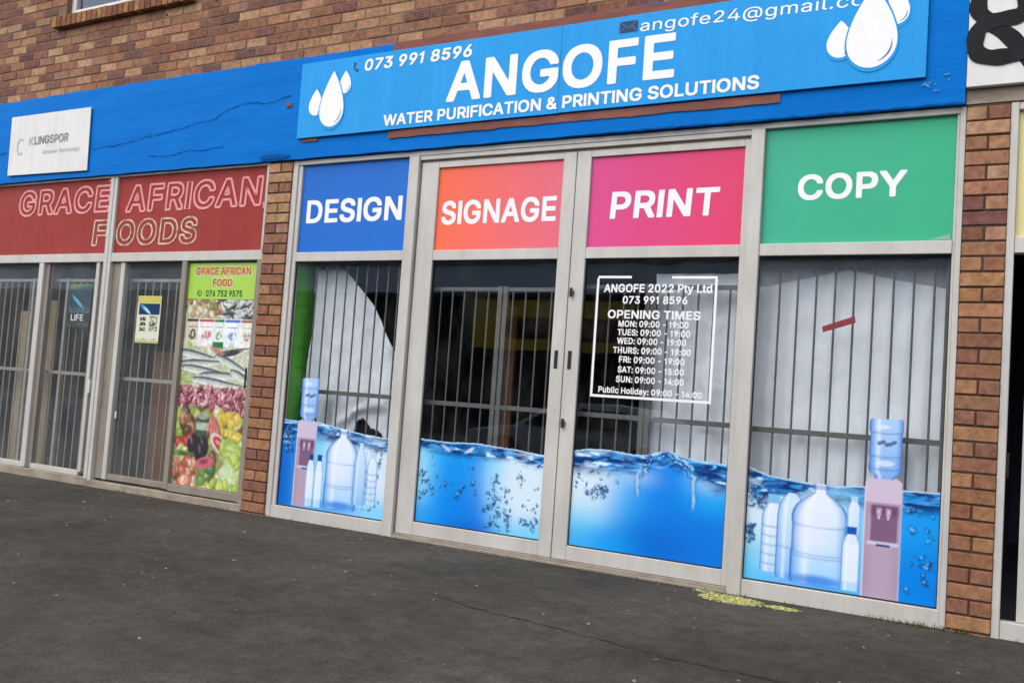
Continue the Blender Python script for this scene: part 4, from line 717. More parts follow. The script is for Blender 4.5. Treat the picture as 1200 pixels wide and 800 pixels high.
def grad_panel(name, label, word, x0, x1, z0, z1, y, ca, cb, tx, group, slant=0, tone=None):
    t = thing(name, label, 'sign', group); a = Art(x0, x1, z0, z1, .012)
    u = ((a.x-x0)/(x1-x0))[..., None]; a.im = np.array(ca)*(1-u)+np.array(cb)*u
    n = (fbm(a.x*5, a.z*5, 3)-.5)[..., None]; a.im = a.im*(1+.07*n)
    a.build('panel', M['print'], y, t)
    MB().box(x0+.002, x1-.002, y+.002, y+.008, z0+.002, z1-.002).build('backing', M['board'], t)
    letter_mb(MB(), word, tx[0], tx[1], tx[2], tx[3], y-.0015, slant=slant, gap=.02).build('lettering', M['white'], t)
    return t
GS = 'coloured service panels above the doors and windows'
grad_panel('transom_sign', 'blue panel reading DESIGN', 'DESIGN', .09, 1.132, 2.05, 2.742, .03, lin(30, 104, 196), lin(34, 108, 198), (.150, 1.075, 2.281, 2.462), GS)
grad_panel('transom_sign', 'orange to pink panel reading SIGNAGE', 'SIGNAGE', 1.385, 2.389, 2.05, 2.65, .04, lin(244, 108, 74), lin(226, 106, 126), (1.425, 2.350, 2.236, 2.405), GS)
grad_panel('transom_sign', 'pink panel reading PRINT', 'PRINT', 2.598, 3.618, 2.05, 2.65, .04, lin(214, 76, 138), lin(220, 66, 104), (2.745, 3.465, 2.236, 2.412), GS, slant=.05)
cp = grad_panel('transom_sign', 'green panel reading COPY with a peeling lower corner', 'COPY', 3.744, 4.783, 2.05, 2.742, .03, lin(66, 172, 140), lin(60, 172, 128), (3.945, 4.540, 2.306, 2.455), GS)
MB().poly([(4.66, .0285, 2.056), (4.775, .0285, 2.056), (4.772, .018, 2.088)]).build('peeling_corner', M['print'] if False else worn('pale_green_back', lin(150, 200, 180), None, 5), cp)

rs = thing('shop_sign', 'faded red two-panel sign with pink and cream outlined letters, left of the brick pillar', 'sign')
MB().box(-6, -2.202, .022, .03, 2.076, 2.7655).build('panel', M['redpanel'], rs); MB().box(-2.104, -.287, .022, .03, 2.076, 2.7655).build('panel', M['redpanel'], rs)
outline_mb(MB(), 'GRACE', -3.57, -2.235, 2.462, 2.700, .0212, .022, slant=.05).build('lettering', M['pinktube'], rs)
outline_mb(MB(), 'AFRICAN', -1.985, -.35, 2.446, 2.680, .0212, .022, slant=.05).build('lettering', M['pinktube'], rs)
outline_mb(MB(), 'F', -2.415, -2.222, 2.150, 2.378, .0212, .017, slant=.05).build('lettering', M['creamtube'], rs)
outline_mb(MB(), 'OODS', -2.09, -1.065, 2.148, 2.370, .0212, .017, slant=.05).build('lettering', M['creamtube'], rs)
MB().box(-.312, -.300, .012, .021, 2.42, 2.47).box(-2.245, -2.215, .012, .021, 2.735, 2.755).build('bracket', M['pinktube'], rs)

ws = thing('sign_board', 'white board with a thick black hand painted ampersand, above the right brick pillar', 'sign')
MB().box(4.826, 6.6, -.05, -.011, 2.868, 3.75).build('panel', M['board'], ws, bevel=.003)
def zp(px, py):
    return (4.713+px*.00067+py*.00003, 3.367-px*.0001-py*.000772)
path = spline([zp(*p) for p in ((640, 470), (560, 375), (470, 275), (380, 205), (290, 140), (232, 75), (250, -30), (330, -85), (450, -95), (545, -50), (575, 35), (520, 110), (410, 135), (300, 165), (228, 225), (205, 310), (225, 385), (310, 410), (420, 400), (520, 370), (600, 310), (660, 230))], 10)
MB().strip(path, [.084+.005*math.sin(i*.4) for i in range(len(path))], -.052, .00003).build('painted_symbol', M['black'], ws)

# ------------------------------------------------------------------ window graphics
NAVY, DEEP, MID, CYAN, PALE = (np.array(lin(*c)) for c in ((16, 58, 132), (6, 98, 198), (14, 150, 234), (92, 200, 242), (212, 230, 242)))
def water(x0, x1, z0, line, zones, seed, splash=None, bubbles=46, bubble_zone=None, ztop=None, thick=(), glow=()):
    a = Art(x0, x1, z0, ztop or max(p[1] for p in line)+.05)
    wl = np.interp(a.x, [p[0] for p in line], [p[1] for p in line]) + .008*(fbm(a.x*14, a.x*0, seed)-.5) + .006*(fbm(a.x*50, a.x*0, seed+1)-.5)
    d = wl-a.z; W = x1-x0; dep = np.clip(d/(np.mean(wl)-z0), 0, 1)
    im = np.zeros(a.im.shape)+MID
    wgt = np.zeros(a.x.shape)[..., None]+.05; acc = im*.05
    for cx, cz, rx, rz, c in zones:     # soft pools of colour
        k = np.exp(-1.25*(((a.x-cx)/rx)**2+((a.z-cz)/rz)**2))[..., None]; acc = acc+k*c; wgt = wgt+k
    a.im = acc/wgt; a.im = a.im*(1+.10*(fbm(a.x*6, a.z*9, seed+2)-.5))[..., None]
    for cx, cz, rx, rz, al in glow: a.put(np.exp(-(((a.x-cx)/rx)**2+((a.z-cz)/rz)**2))*al, PALE)
    # the churned surface: ripples of navy and white, thick where the wave folds
    th = .075+.07*fbm(a.x*5, a.x*0+2, seed+5)
    for cx, wd, am in thick: th = th+am*np.exp(-((a.x-cx)/wd)**2)
    band = (1-sm(.55, 1.15, d/th)); rip = fbm(a.x*11+3*fbm(a.x*6, a.z*10, seed+9), (a.z+.35*wl)*46, seed+7, 4)
    c = NAVY*.75*(1-sm(.42, .66, rip))[..., None]+np.array(lin(60, 150, 220))*sm(.42, .66, rip)[..., None]
    c = c*(1-sm(.66, .78, rip))[..., None]+PALE*sm(.66, .78, rip)[..., None]
    m = band*(.5+.5*sm(.3, .55, fbm(a.x*8, a.z*22, seed+8))); a.im = a.im*(1-m[..., None])+c*m[..., None]
    a.put((1-sm(.004, .010, abs(d-.005)))*.7, lin(196, 224, 244))
    if splash:
        for sx, sz, rx, rz in splash:
            ang = np.arctan2((a.z-sz)/rz, (a.x-sx)/rx); rad = np.hypot((a.x-sx)/rx, (a.z-sz)/rz)+.42*(fbm(a.x*20, a.z*20, seed+4)-.5)
            up = sm(-.35, .1, np.sin(ang)); lo_, hi_ = lin(6, 54, 132), lin(170, 218, 246)
            for r0, wd, cc, al, fq in ((1.02, .13, lo_, .75, 5), (.98, .045, hi_, .95, 9), (.87, .07, lo_, .7, 7), (.80, .03, hi_, .85, 12), (.68, .08, lin(10, 84, 176), .6, 5), (.60, .03, lin(110, 190, 240), .6, 11)):
                q = np.exp(-((rad-r0)/wd)**2)*up*sm(.40, .58, fbm(ang*fq, rad*6, seed+int(r0*100))); a.put(np.clip(q*al, 0, 1), cc)
            for sg in (-1, 1):
                ln = .16 if sg > 0 else .12; cxj = sx+sg*(rx*.98)+.012*(fbm(a.z*24, a.z*0, seed)-.5)*2
                for wd, cc, al in ((.020, lo_, .55), (.009, hi_, .9)):
                    jet = np.exp(-((a.x-cxj)/wd)**2)*sm(sz-ln-.04, sz-ln+.02, a.z)*(1-sm(sz-.01, sz+.04, a.z)); a.put(jet*al*sm(.28, .5, fbm(a.x*70, a.z*34, seed+3)), cc)
    r = np.random.RandomState(seed); bz = bubble_zone or [(x0, x1, z0, min(p[1] for p in line)-.05)]
    for i in range(bubbles):
        b = bz[r.randint(len(bz))]; bx, bzz = r.uniform(b[0], b[1]), r.uniform(b[2], b[3]); s_ = r.choice([.006, .010, .014, .020, .028], p=[.2, .27, .25, .18, .10])
        rot = r.uniform(0, 3); e = a.ell(bx+.7*s_*0, bzz, s_*r.uniform(1, 1.7), s_*r.uniform(.6, .9), rot, .45)*sm(.18, .42, fbm(a.x*90, a.z*90, seed+30+i % 4))
        nz = sm(.32, .6, fbm(a.x*70, a.z*70, seed+20+i % 5)) if s_ > .012 else 1
        a.put(np.clip(e*.92*nz, 0, 1), lin(16, 70, 128)); a.put(a.ell(bx-s_*.2, bzz+s_*.25, s_*.45, s_*.3, rot, .5)*.42, lin(150, 210, 240))
    a.mask = d > 0
    return a
def vessel(a, cx, prof, ca, cb, edge, rings=(), rcol=lin(90, 150, 205), lift=1.0, alpha=.92):
    m, u = a.profile((cx, prof)); k = np.abs(u); f = sm(.55, 1.0, k)[..., None]
    zz = np.clip((a.z-prof[0][0])/(prof[-1][0]-prof[0][0]), 0, 1); body = np.array(ca)*(1-zz[..., None])**1.6+np.array(cb)*(1-(1-zz[..., None])**1.6)
    c = body*(1-f*.75)+np.array(edge)*f*.75
    a.im = a.im*(1-(m*alpha)[..., None])+c*(m*alpha)[..., None]
    a.put(m*(np.exp(-((u+.45)/.13)**2))*.55, lin(238, 246, 252)); a.put(m*np.exp(-((k-.96)/.05)**2)*.8, lin(36, 106, 190))
    for rz in rings: a.put(m*np.exp(-((a.z-rz-.012*(1-u*u)*-1)/.006)**2)*.5, rcol)
    return m
def jug(a, cx, z0, z1, hw, alpha=.96):
    H = z1-z0
    pr = [(z0, hw*.92), (z0+.03*H, hw), (z0+.30*H, hw), (z0+.31*H, hw*.97), (z0+.58*H, hw*.97), (z0+.60*H, hw), (z0+.66*H, hw), (z0+.71*H, hw*.95), (z0+.765*H, hw*.83), (z0+.81*H, hw*.64), (z0+.85*H, hw*.42), (z0+.885*H, hw*.23), (z0+.965*H, hw*.20), (z0+.968*H, hw*.27), (z1, hw*.27)]
    vessel(a, cx, pr, lin(150, 206, 248), lin(234, 238, 248), lin(70, 146, 220), (z0+.27*H, z0+.30*H, z0+.57*H), alpha=alpha)
    a.put(a.ell(cx, z0+.04*H, hw*.93, .05*H, 0, .6)*.8, lin(30, 116, 216)); a.put(a.ell(cx-.03, z0+.45*H, hw*.5, .14*H, 0, .9)*.6, lin(234, 232, 244))
    a.put(a.box(cx-hw*.3, cx+hw*.3, z0+.92*H, z0+.965*H)*.5, lin(40, 110, 196))
def bottle(a, cx, z0, z1, hw, cap, rings=4):
    H = z1-z0
    vessel(a, cx, [(z0, hw*.92), (z0+.02*H, hw), (z0+.70*H, hw), (z0+.76*H, hw*.95), (z0+.82*H, hw*.76), (z0+.87*H, hw*.52), (z1, hw*.50)], lin(176, 212, 244), lin(226, 234, 246), lin(110, 172, 228),
           [z0+H*(.12+.12*i) for i in range(rings)], lin(104, 140, 196), alpha=.93)
    a.put(a.box(cx-hw*.52, cx+hw*.52, z1-.12*H, z1), cap)
def cooler(a, cx, z0, flip=1, hw=.097):
    pk, pl, dk = lin(178, 156, 178), lin(204, 186, 206), lin(140, 110, 136)
    zt = z0+.655; b = a.box(cx-hw, cx+hw, z0, zt-.02, .003); u = (a.x-cx)/hw
    a.im = a.im*(1-b[..., None])+(np.array(pk)*(1-sm(.2, 1, abs(u)*.9)[..., None]*.14)*(1+.05*np.clip((a.z-z0)/.6, 0, 1))[..., None])*b[..., None]
    a.put(a.ell(cx, zt-.03, hw, .045, 0, .06)*(a.z > zt-.06), pl); a.put(a.box(cx-hw, cx+hw, z0+.52, zt-.03), pl)
    a.put(a.box(cx-hw*.74, cx+hw*.86, z0+.30, z0+.515, .005), lin(186, 154, 180)); a.put(a.box(cx-hw*.62, cx+hw*.8, z0+.31, z0+.505, .006), lin(126, 94, 124))
    a.put(a.box(cx-hw*.62, cx+hw*.8, z0+.45, z0+.505, .02), lin(104, 74, 104))
    for s_ in (-.20, .30): a.put(a.box(cx+hw*s_-.014, cx+hw*s_+.014, z0+.452, z0+.492, .006), lin(176, 150, 178)); a.put(a.box(cx+hw*s_-.006, cx+hw*s_+.006, z0+.43, z0+.456, .004), lin(206, 186, 208)); a.put(a.ell(cx+hw*s_, z0+.47, .006, .01)*.6, lin(226, 214, 230))
    a.put(a.box(cx-hw*.8, cx+hw*.9, z0+.288, z0+.306), lin(196, 196, 224)); a.put(a.box(cx-hw*.3, cx+hw*.45, z0+.282, z0+.294), lin(60, 64, 110))
    a.put(a.box(cx-hw, cx-hw*.93, z0, zt-.03), lin(222, 204, 224)); a.put(a.box(cx+hw*.93, cx+hw, z0, zt-.03), lin(170, 180, 226))
    zb = zt-.005; m = vessel(a, cx, [(zb, hw*.5), (zb+.02, hw*.62), (zb+.032, hw*.84), (zb+.05, hw*.90), (zb+.12, hw*.86), (zb+.13, hw*.90), (zb+.25, hw*.87), (zb+.26, hw*.92), (zb+.315, hw*.92), (zb+.33, hw*.86)],
           lin(128, 170, 226), lin(168, 202, 242), lin(66, 118, 200), (zb+.06, zb+.13, zb+.26), lin(70, 120, 190), alpha=1)
    for k in range(5): a.put(a.ell(cx-hw*.35+hw*.2*k, zb+.195+.008*math.sin(k*2), hw*.13, .011, .5, .5)*.8, lin(30, 62, 120))
    a.put(a.ell(cx, zb+.085, hw*.5, .016)*.6, lin(226, 238, 250)); a.put(a.ell(cx-.02, zb+.285, hw*.4, .012)*.6, lin(226, 238, 250))
    a.mask |= (b > .5) | (m > .5) | ((a.ell(cx, zt-.03, hw, .045, 0, .06) > .5) & (a.z > zt-.06))
GW = 'water pictures stuck on the lower glass'
WY = .0315
def graphic(art, label, y):
    t = art.build('window_graphic', M['print'], y); tag(t, label, 'window sticker', GW); return t
# under DESIGN
a = water(.096, 1.128, .084, [(.09, .745), (.225, .741), (.45, .742), (.55, .728), (.70, .712), (.856, .690), (1.13, .672)],
          [(.12, .3, .16, .40, DEEP), (.16, .65, .12, .12, MID), (.42, .35, .16, .3, CYAN), (.75, .40, .26, .3, PALE), (1.08, .45, .2, .3, PALE), (1.05, .12, .2, .1, CYAN), (.6, .10, .3, .06, MID)], 11, None, 60, [(.9, 1.1, .12, .6), (.12, .22, .50, .70)], 1.10, thick=[(.12, .08, .14), (.55, .2, .06)], glow=[(.98, .45, .18, .2, .6)])
jug(a, .695, .112, .715, .155); vessel(a, .872, [(.16, .05), (.18, .058), (.47, .058), (.53, .046), (.57, .024), (.62, .02)], lin(120, 184, 236), lin(200, 222, 244), lin(90, 160, 224), (), alpha=.8)
bottle(a, .985, .175, .56, .048, lin(190, 210, 235), 5); cooler(a, .335, .092)
for bx in (.398, .482): bottle(a, bx, .10, .497, .040, lin(22, 66, 140), 0); a.put(a.box(bx-.036, bx+.036, .16, .37, .006)*.5, lin(236, 240, 248))
graphic(a, 'water picture under the blue panel, with a cooler at its left edge', WY)
# door under SIGNAGE
a = water(1.39, 2.384, .116, [(1.38, .700), (1.5, .698), (1.62, .690), (1.75, .700), (1.89, .703), (2.05, .694), (2.16, .690), (2.3, .678), (2.39, .668)],
          [(1.42, .5, .14, .28, CYAN), (1.70, .55, .22, .3, MID), (1.75, .25, .25, .22, np.array(lin(6, 120, 224))), (2.03, .45, .09, .25, CYAN), (2.25, .50, .20, .24, PALE), (2.25, .40, .22, .2, PALE), (2.3, .15, .2, .1, CYAN), (1.45, .15, .2, .1, MID), (1.8, .12, .2, .06, DEEP)],
          23, None, 120, [(1.95, 2.36, .13, .62), (1.95, 2.36, .13, .5), (2.0, 2.15, .2, .42), (1.395, 1.48, .28, .48), (1.5, 1.9, .3, .6)], glow=[(2.25, .48, .22, .2, .75), (1.40, .5, .08, .2, .4)])
for sx, rot in ((1.605, -.5), (1.80, .5)): a.put(a.ell(sx, .648, .040, .012, rot, .5), lin(220, 236, 250)); a.put(a.ell(sx-.02, .655, .05, .02, rot, .7)*.5, lin(20, 90, 170))
graphic(a, 'water picture on the left door, scattered with dark bubbles', .0425)
# door under PRINT
a = water(2.602, 3.614, .116, [(2.59, .722), (2.70, .742), (2.80, .748), (2.95, .738), (3.08, .736), (3.16, .762), (3.24, .778), (3.32, .758), (3.42, .738), (3.62, .730)],
          [(2.64, .56, .26, .20, PALE), (2.62, .50, .22, .18, PALE), (2.7, .58, .2, .12, PALE), (2.66, .30, .14, .2, CYAN), (2.95, .5, .18, .2, np.array(lin(30, 166, 240))), (3.2, .45, .22, .26, np.array(lin(10, 124, 222))), (3.22, .2, .22, .16, DEEP), (3.5, .55, .16, .14, np.array(lin(30, 166, 240))), (3.5, .25, .2, .2, np.array(lin(10, 116, 216))), (2.8, .16, .25, .1, MID)],
          37, [(3.235, .615, .185, .150)], 34, [(2.62, 2.92, .44, .64), (2.70, 2.84, .44, .52), (2.72, 2.84, .44, .5)], thick=[(2.75, .25, .07), (3.56, .10, .09)], glow=[(2.64, .52, .20, .16, .85), (3.05, .6, .12, .06, .35), (3.52, .6, .12, .06, .4)])
graphic(a, 'water picture on the right door under PRINT, with an arching splash', .0425)
# under COPY
a = water(3.748, 4.780, .084, [(3.74, .735), (3.80, .716), (3.87, .694), (3.98, .684), (4.109, .672), (4.25, .668), (4.34, .682), (4.6, .684), (4.78, .690)],
          [(3.76, .45, .14, .2, PALE), (3.78, .2, .14, .2, CYAN), (4.05, .4, .22, .3, PALE), (4.3, .35, .12, .3, CYAN), (4.70, .5, .14, .22, np.array(lin(14, 150, 232))), (4.72, .2, .14, .2, np.array(lin(4, 124, 220))), (4.1, .10, .3, .05, MID)],
          51, None, 60, [(4.62, 4.76, .15, .60), (3.76, 3.84, .5, .63), (3.76, 3.8, .3, .4)], 1.09, thick=[(3.80, .16, .10), (4.7, .15, .03)], glow=[(3.78, .5, .12, .12, .6), (4.05, .52, .3, .12, .5)])
bottle(a, 3.903, .14, .585, .066, lin(120, 186, 232), 5); a.put(a.box(3.86, 3.945, .585, .64, .008)*.8*sm(.3, .5, fbm(a.x*40, a.z*40, 2)), lin(24, 96, 170))
vessel(a, 4.005, [(.115, .072), (.13, .08), (.47, .08), (.53, .072), (.575, .05), (.60, .025)], lin(110, 178, 236), lin(206, 224, 246), lin(90, 156, 224), (.3,), alpha=.85)
jug(a, 4.162, .103, .684, .156); bottle(a, 4.345, .38, .62, .036, lin(170, 210, 238), 1); bottle(a, 4.338, .10, .452, .050, lin(20, 84, 178), 0); a.put(a.box(4.297, 4.379, .15, .36, .006)*.6, lin(236, 240, 246))
cooler(a, 4.495, .082)
graphic(a, 'water picture under the green panel, cooler standing right of the big clear bottles', WY)

# opening hours on the right door
oh = thing('opening_hours_sticker', 'white opening times lettering in a thin frame on the right glass door', 'window sticker')
Y = .0428
fb = MB()
def line(p, q, w=.016): fb.strip([p, q], w, Y)
line((2.692, 1.856), (2.925, 1.855)); line((3.195, 1.853), (3.489, 1.852)); line((2.693, 1.0935), (2.693, 1.848)); line((3.482, 1.0955), (3.482, 1.844)); line((2.685, 1.0855), (3.490, 1.0875))
fb.build('border', M['white'], oh)
rows = [('ANGOFE 2022 Pty Ltd', 2.737, 3.458, 1.757, 1.810), ('073 991 8596', 2.872, 3.305, 1.684, 1.733), ('OPENING TIMES', 2.775, 3.393, 1.588, 1.642), ('MON: 09:00 - 19:00', 2.853, 3.322, 1.535, 1.575),
        ('TUES: 09:00 - 19:00', 2.850, 3.335, 1.480, 1.520), ('WED: 09:00 - 19:00', 2.851, 3.312, 1.425, 1.465), ('THURS: 09:00 - 19:00', 2.827, 3.345, 1.365, 1.405), ('FRI: 09:00 - 19:00', 2.872, 3.310, 1.306, 1.346),
        ('SAT: 09:00 - 15:00', 2.868, 3.308, 1.242, 1.282), ('SUN: 09:00 - 14:00', 2.860, 3.312, 1.180, 1.220), ('Public Holiday: 09:00 - 14:00', 2.742, 3.432, 1.108, 1.147)]
for s_, xa, xb, za, zb in rows: letter_mb(MB(), s_, xa, xb, za, zb, Y, gap=.018).build('lettering', M['white'], oh)

# strip of red tape
tp = MB().prism([(4.127, 1.532), (4.305, 1.592), (4.298, 1.630), (4.122, 1.566)], .0325, .0332); o = tp.build('tape_strip', worn('dull_red_tape', lin(142, 44, 52), lin(96, 34, 44), 22, .5)); tag(o, 'short slanting strip of dull red tape on the window under the green panel', 'tape')

# food poster
def food_poster():
    x0, x1, z0, z1 = -1.118, -.318, .116, 1.672; a = Art(x0, x1, z0, z1, .0042); r = np.random.RandomState(4)
    W, H = x1-x0, z1-z0; X = lambda u: x0+u*W; Z = lambda v: z1-v*H; u = (a.x-x0)/W; v = (z1-a.z)/H
    a.im[:] = lin(206, 204, 178); n = fbm(u*9, v*16, 2)
    a.put(sm(.45, .6, n)*.6, lin(150, 170, 100))
    def blobs(n_, u0, u1, v0, v1, ru, rv, cols, hi=.25, edge=.55, rot=3.1):
        for _ in range(n_):
            cu, cv = r.uniform(u0, u1), r.uniform(v0, v1); c = np.array(lin(*cols[r.randint(len(cols))])); k = r.uniform(.7, 1.2); t = r.uniform(-rot, rot)
            a.put(a.ell(X(cu), Z(cv), ru*W*k, rv*W*k, t, .2), tuple(c*edge)); a.put(a.ell(X(cu)-.003, Z(cv)+.004, ru*W*k*.82, rv*W*k*.8, t, .3), tuple(c)); a.put(a.ell(X(cu)-ru*W*.25, Z(cv)+rv*W*.3, ru*W*k*.3, rv*W*k*.25, t, .6)*hi*2, tuple(c*.5+.5))
    blobs(70, 0, .52, 0, .085, .05, .035, [(214, 200, 166), (190, 164, 116), (226, 218, 190), (150, 112, 72), (120, 140, 70)])
    blobs(80, .52, 1, -.01, .10, .075, .013, [(90, 96, 104), (200, 204, 206), (60, 64, 70), (150, 156, 160), (226, 228, 226)], .1, .6, 1.2)
    for cu, hw, c, b in ((.12, .10, (214, 206, 180), (60, 44, 36)), (.33, .13, (236, 234, 236), (206, 60, 66)), (.51, .08, (226, 232, 222), (30, 120, 70)), (.70, .12, (236, 240, 246), (60, 110, 190)), (.91, .10, (240, 236, 230), (150, 104, 70))):
        a.put(a.box(X(cu-hw), X(cu+hw), Z(.255), Z(.105), .004), lin(*c)); a.put(a.box(X(cu-hw*.9), X(cu+hw*.9), Z(.122), Z(.108), .004), lin(*b))
        a.put(a.ell(X(cu), Z(.195), hw*W*.55, .036, .3, .3)*.85*sm(.3, .6, fbm(u*40, v*60, 5)), lin(*b)); a.put(a.box(X(cu-hw*.7), X(cu+hw*.7), Z(.152), Z(.147), .002)*.7, lin(*b))
    a.put(a.box(X(.43), X(.59), Z(.26), Z(.228)), lin(28, 120, 66)); a.put(a.ell(X(.13), Z(.19), .03, .045, 0, .2), lin(66, 54, 44)); a.put(a.ell(X(.13), Z(.19), .014, .026, 0, .2), lin(210, 196, 160))
    blobs(40, 0, 1, .26, .46, .10, .05, [(206, 214, 190), (170, 190, 120), (226, 230, 222), (190, 204, 160)], .2, .85)
    for cu, cv, L, t in ((.25, .305, .32, .1), (.72, .285, .26, -.25), (.28, .345, .34, -.08), (.75, .345, .26, .3), (.35, .385, .38, .06), (.62, .405, .36, -.05), (.55, .445, .40, .05), (.9, .41, .2, .3)):
        dx, dz = a.x-X(cu), a.z-Z(cv); p_ = (dx*math.cos(t)-dz*math.sin(t))/(L*W); q_ = (dx*math.sin(t)+dz*math.cos(t))/.033
        q_ = q_+.18*np.sin(p_*2.2); hgt = np.sqrt(np.clip(1-p_*p_, 0, 1))*(1-.32*p_); tail = np.clip((p_-.82)*3.2, 0, .62)*(p_ < 1.06)
        hgt = np.maximum(hgt, tail); b_ = q_/np.maximum(hgt, .05); m_ = (1-sm(.88, 1.1, np.abs(b_)))*(p_ > -1)*(p_ < 1.06)
        g_ = sm(-.1, .75, b_)[..., None]; lo_ = sm(-.9, -.2, b_)[..., None]
        cc = (np.array(lin(198, 202, 196))*lo_+np.array(lin(232, 230, 222))*(1-lo_))*(1-g_)+np.array(lin(84, 92, 92))*g_
        a.put(a.ell(X(cu), Z(cv)-.022, L*W*.95, .012, -t, .6)*.5, lin(96, 110, 70))
        a.im = a.im*(1-m_[..., None])+cc*m_[..., None]; a.put(a.ell(X(cu)-L*W*.84*math.cos(t), Z(cv)+L*W*.84*math.sin(t)+.004, .006, .006), lin(30, 30, 30))
    a.put(a.ell(X(.72), Z(.285), .13*W, .022, .2, .3), lin(60, 58, 64)); a.put(a.ell(X(.5), Z(.275), .08, .022, -.3, .4)*.8, lin(196, 110, 104))
    a.put(a.box(x0, x1, Z(.60), Z(.475), .012)*.9, lin(120, 40, 58))
    blobs(260, 0, 1, .475, .605, .045, .018, [(186, 92, 112), (210, 136, 148), (150, 56, 76), (224, 178, 182), (110, 40, 56), (196, 116, 128)], .2, .6)
    a.put(a.box(x0, x1, z0, Z(.61), .012), lin(150, 150, 92))
    blobs(90, 0, 1, .60, 1, .10, .07, [(180, 196, 90), (140, 170, 60), (206, 196, 110), (96, 110, 50), (120, 84, 56), (214, 220, 160)], .2, .55)
    blobs(8, .02, .24, .61, .72, .09, .07, [(150, 96, 60), (196, 130, 96), (90, 66, 44)]); blobs(14, .62, .95, .62, .74, .075, .055, [(232, 206, 76), (222, 190, 60), (210, 214, 120)])
    blobs(10, 0, .28, .74, .80, .06, .05, [(206, 70, 48), (196, 56, 44), (170, 60, 30)]); blobs(14, 0, .3, .8, .87, .08, .025, [(120, 160, 66), (90, 140, 56), (196, 206, 130)], rot=.8)
    blobs(22, .0, .42, .87, .985, .065, .055, [(216, 150, 96), (230, 176, 150), (206, 120, 92), (196, 96, 70), (236, 206, 186)]); blobs(9, .40, .6, .88, 1, .05, .07, [(70, 130, 60), (110, 160, 70), (206, 200, 130)])
    a.put(a.box(X(.28), X(.50), Z(.755), Z(.63), .02), lin(66, 84, 62)); a.put(a.box(X(.30), X(.48), Z(.70), Z(.66), .008), lin(170, 186, 160)); a.put(a.ell(X(.39), Z(.625), .06, .03), lin(150, 160, 140))
    for k in range(5): a.put(a.ell(X(.50+.035*k), Z(.66+.012*k), .018, .085, .12*k-.2, .3), lin(206-14*k, 84, 78)); a.put(a.ell(X(.49+.035*k), Z(.66+.012*k), .005, .075, .12*k-.2, .5)*.7, lin(236, 170, 160))
    for k, (cu, cv) in enumerate(((.34, .79), (.43, .785), (.27, .775), (.40, .82))): a.put(a.ell(X(cu), Z(cv), .06, .085, .3-.3*k, .2), lin(42, 34, 46)); a.put(a.ell(X(cu)-.018, Z(cv)+.03, .012, .034, .3, .6)*.5, lin(140, 130, 150))
    a.put(a.ell(X(.66), Z(.765), .13, .062, -.6, .12), lin(232, 206, 196)); a.put(a.ell(X(.67), Z(.768), .105, .046, -.6, .2), lin(190, 44, 56)); a.put(a.ell(X(.63), Z(.755), .03, .015, -.6, .4), lin(230, 150, 150))
    a.put(a.ell(X(.47), Z(.87), .105, .05, .2, .15), lin(200, 92, 112)); a.put(a.ell(X(.45), Z(.865), .05, .02, .2, .4)*.7, lin(120, 30, 60))
    blobs(7, .68, .9, .77, .87, .12, .08, [(196, 214, 96), (170, 200, 80)]); 
    for k in range(9): a.put(a.ell(X(.80)+.02*math.cos(k*2.1), Z(.925)+.03*math.sin(k*1.7), .085-.006*k, .075-.006*k, k, .3)*.8, lin(196+5*(k % 4), 220, 150+10*(k % 5)))
    blobs(8, .55, .98, .95, 1, .07, .045, [(160, 190, 70), (196, 210, 90)])
    g_ = a.im.mean(-1, keepdims=True); a.im = g_+(a.im-g_)*.92; a.im = a.im*.93+.015; a.im *= (1+.55*(fbm(u*34, v*66, 9)-.5))[..., None]
    t = thing('food_poster', 'tall food poster with fish, meat and vegetables under a lime green heading', 'poster')
    a.build('picture', M['paper'], .0385, t)
    MB().box(x0, x1, .037, .0395, 1.674, 1.975).build('heading_panel', worn('lime_green_print', lin(166, 206, 76), lin(156, 198, 70), 4, .5), t)
    rd = worn('red_print', lin(206, 66, 66), None, 8, .5); dg = worn('dark_green_print', lin(50, 72, 40), None, 8, .5)
    for s_, xa, xb, za, zb, F, m in (('GRACE AFRICAN', -1.04, -.40, 1.875, 1.942, None, rd), ('FOOD', -.83, -.60, 1.78, 1.845, None, rd), ('076 752 9575', -.90, -.48, 1.695, 1.748, None, dg)):
        wm = MB()
        if m is rd: letter_mb(wm, s_, xa-.006, xb+.006, za-.007, zb+.007, .0364, gap=.02); wm.build('lettering_halo', worn('pale_halo', lin(240, 224, 214), None, 8, .5), t)
        letter_mb(MB(), s_, xa, xb, za, zb, .0358, gap=.02).build('lettering', m, t)
    MB().strip([(-.975+.024*math.cos(q), 1.722+.024*math.sin(q)) for q in np.linspace(0, 6.28, 20)], .007, .0362).strip(spline([(-.985, 1.734), (-.984, 1.718), (-.968, 1.712)], 5), .008, .0358).build('phone_icon', dg, t)
food_poster()
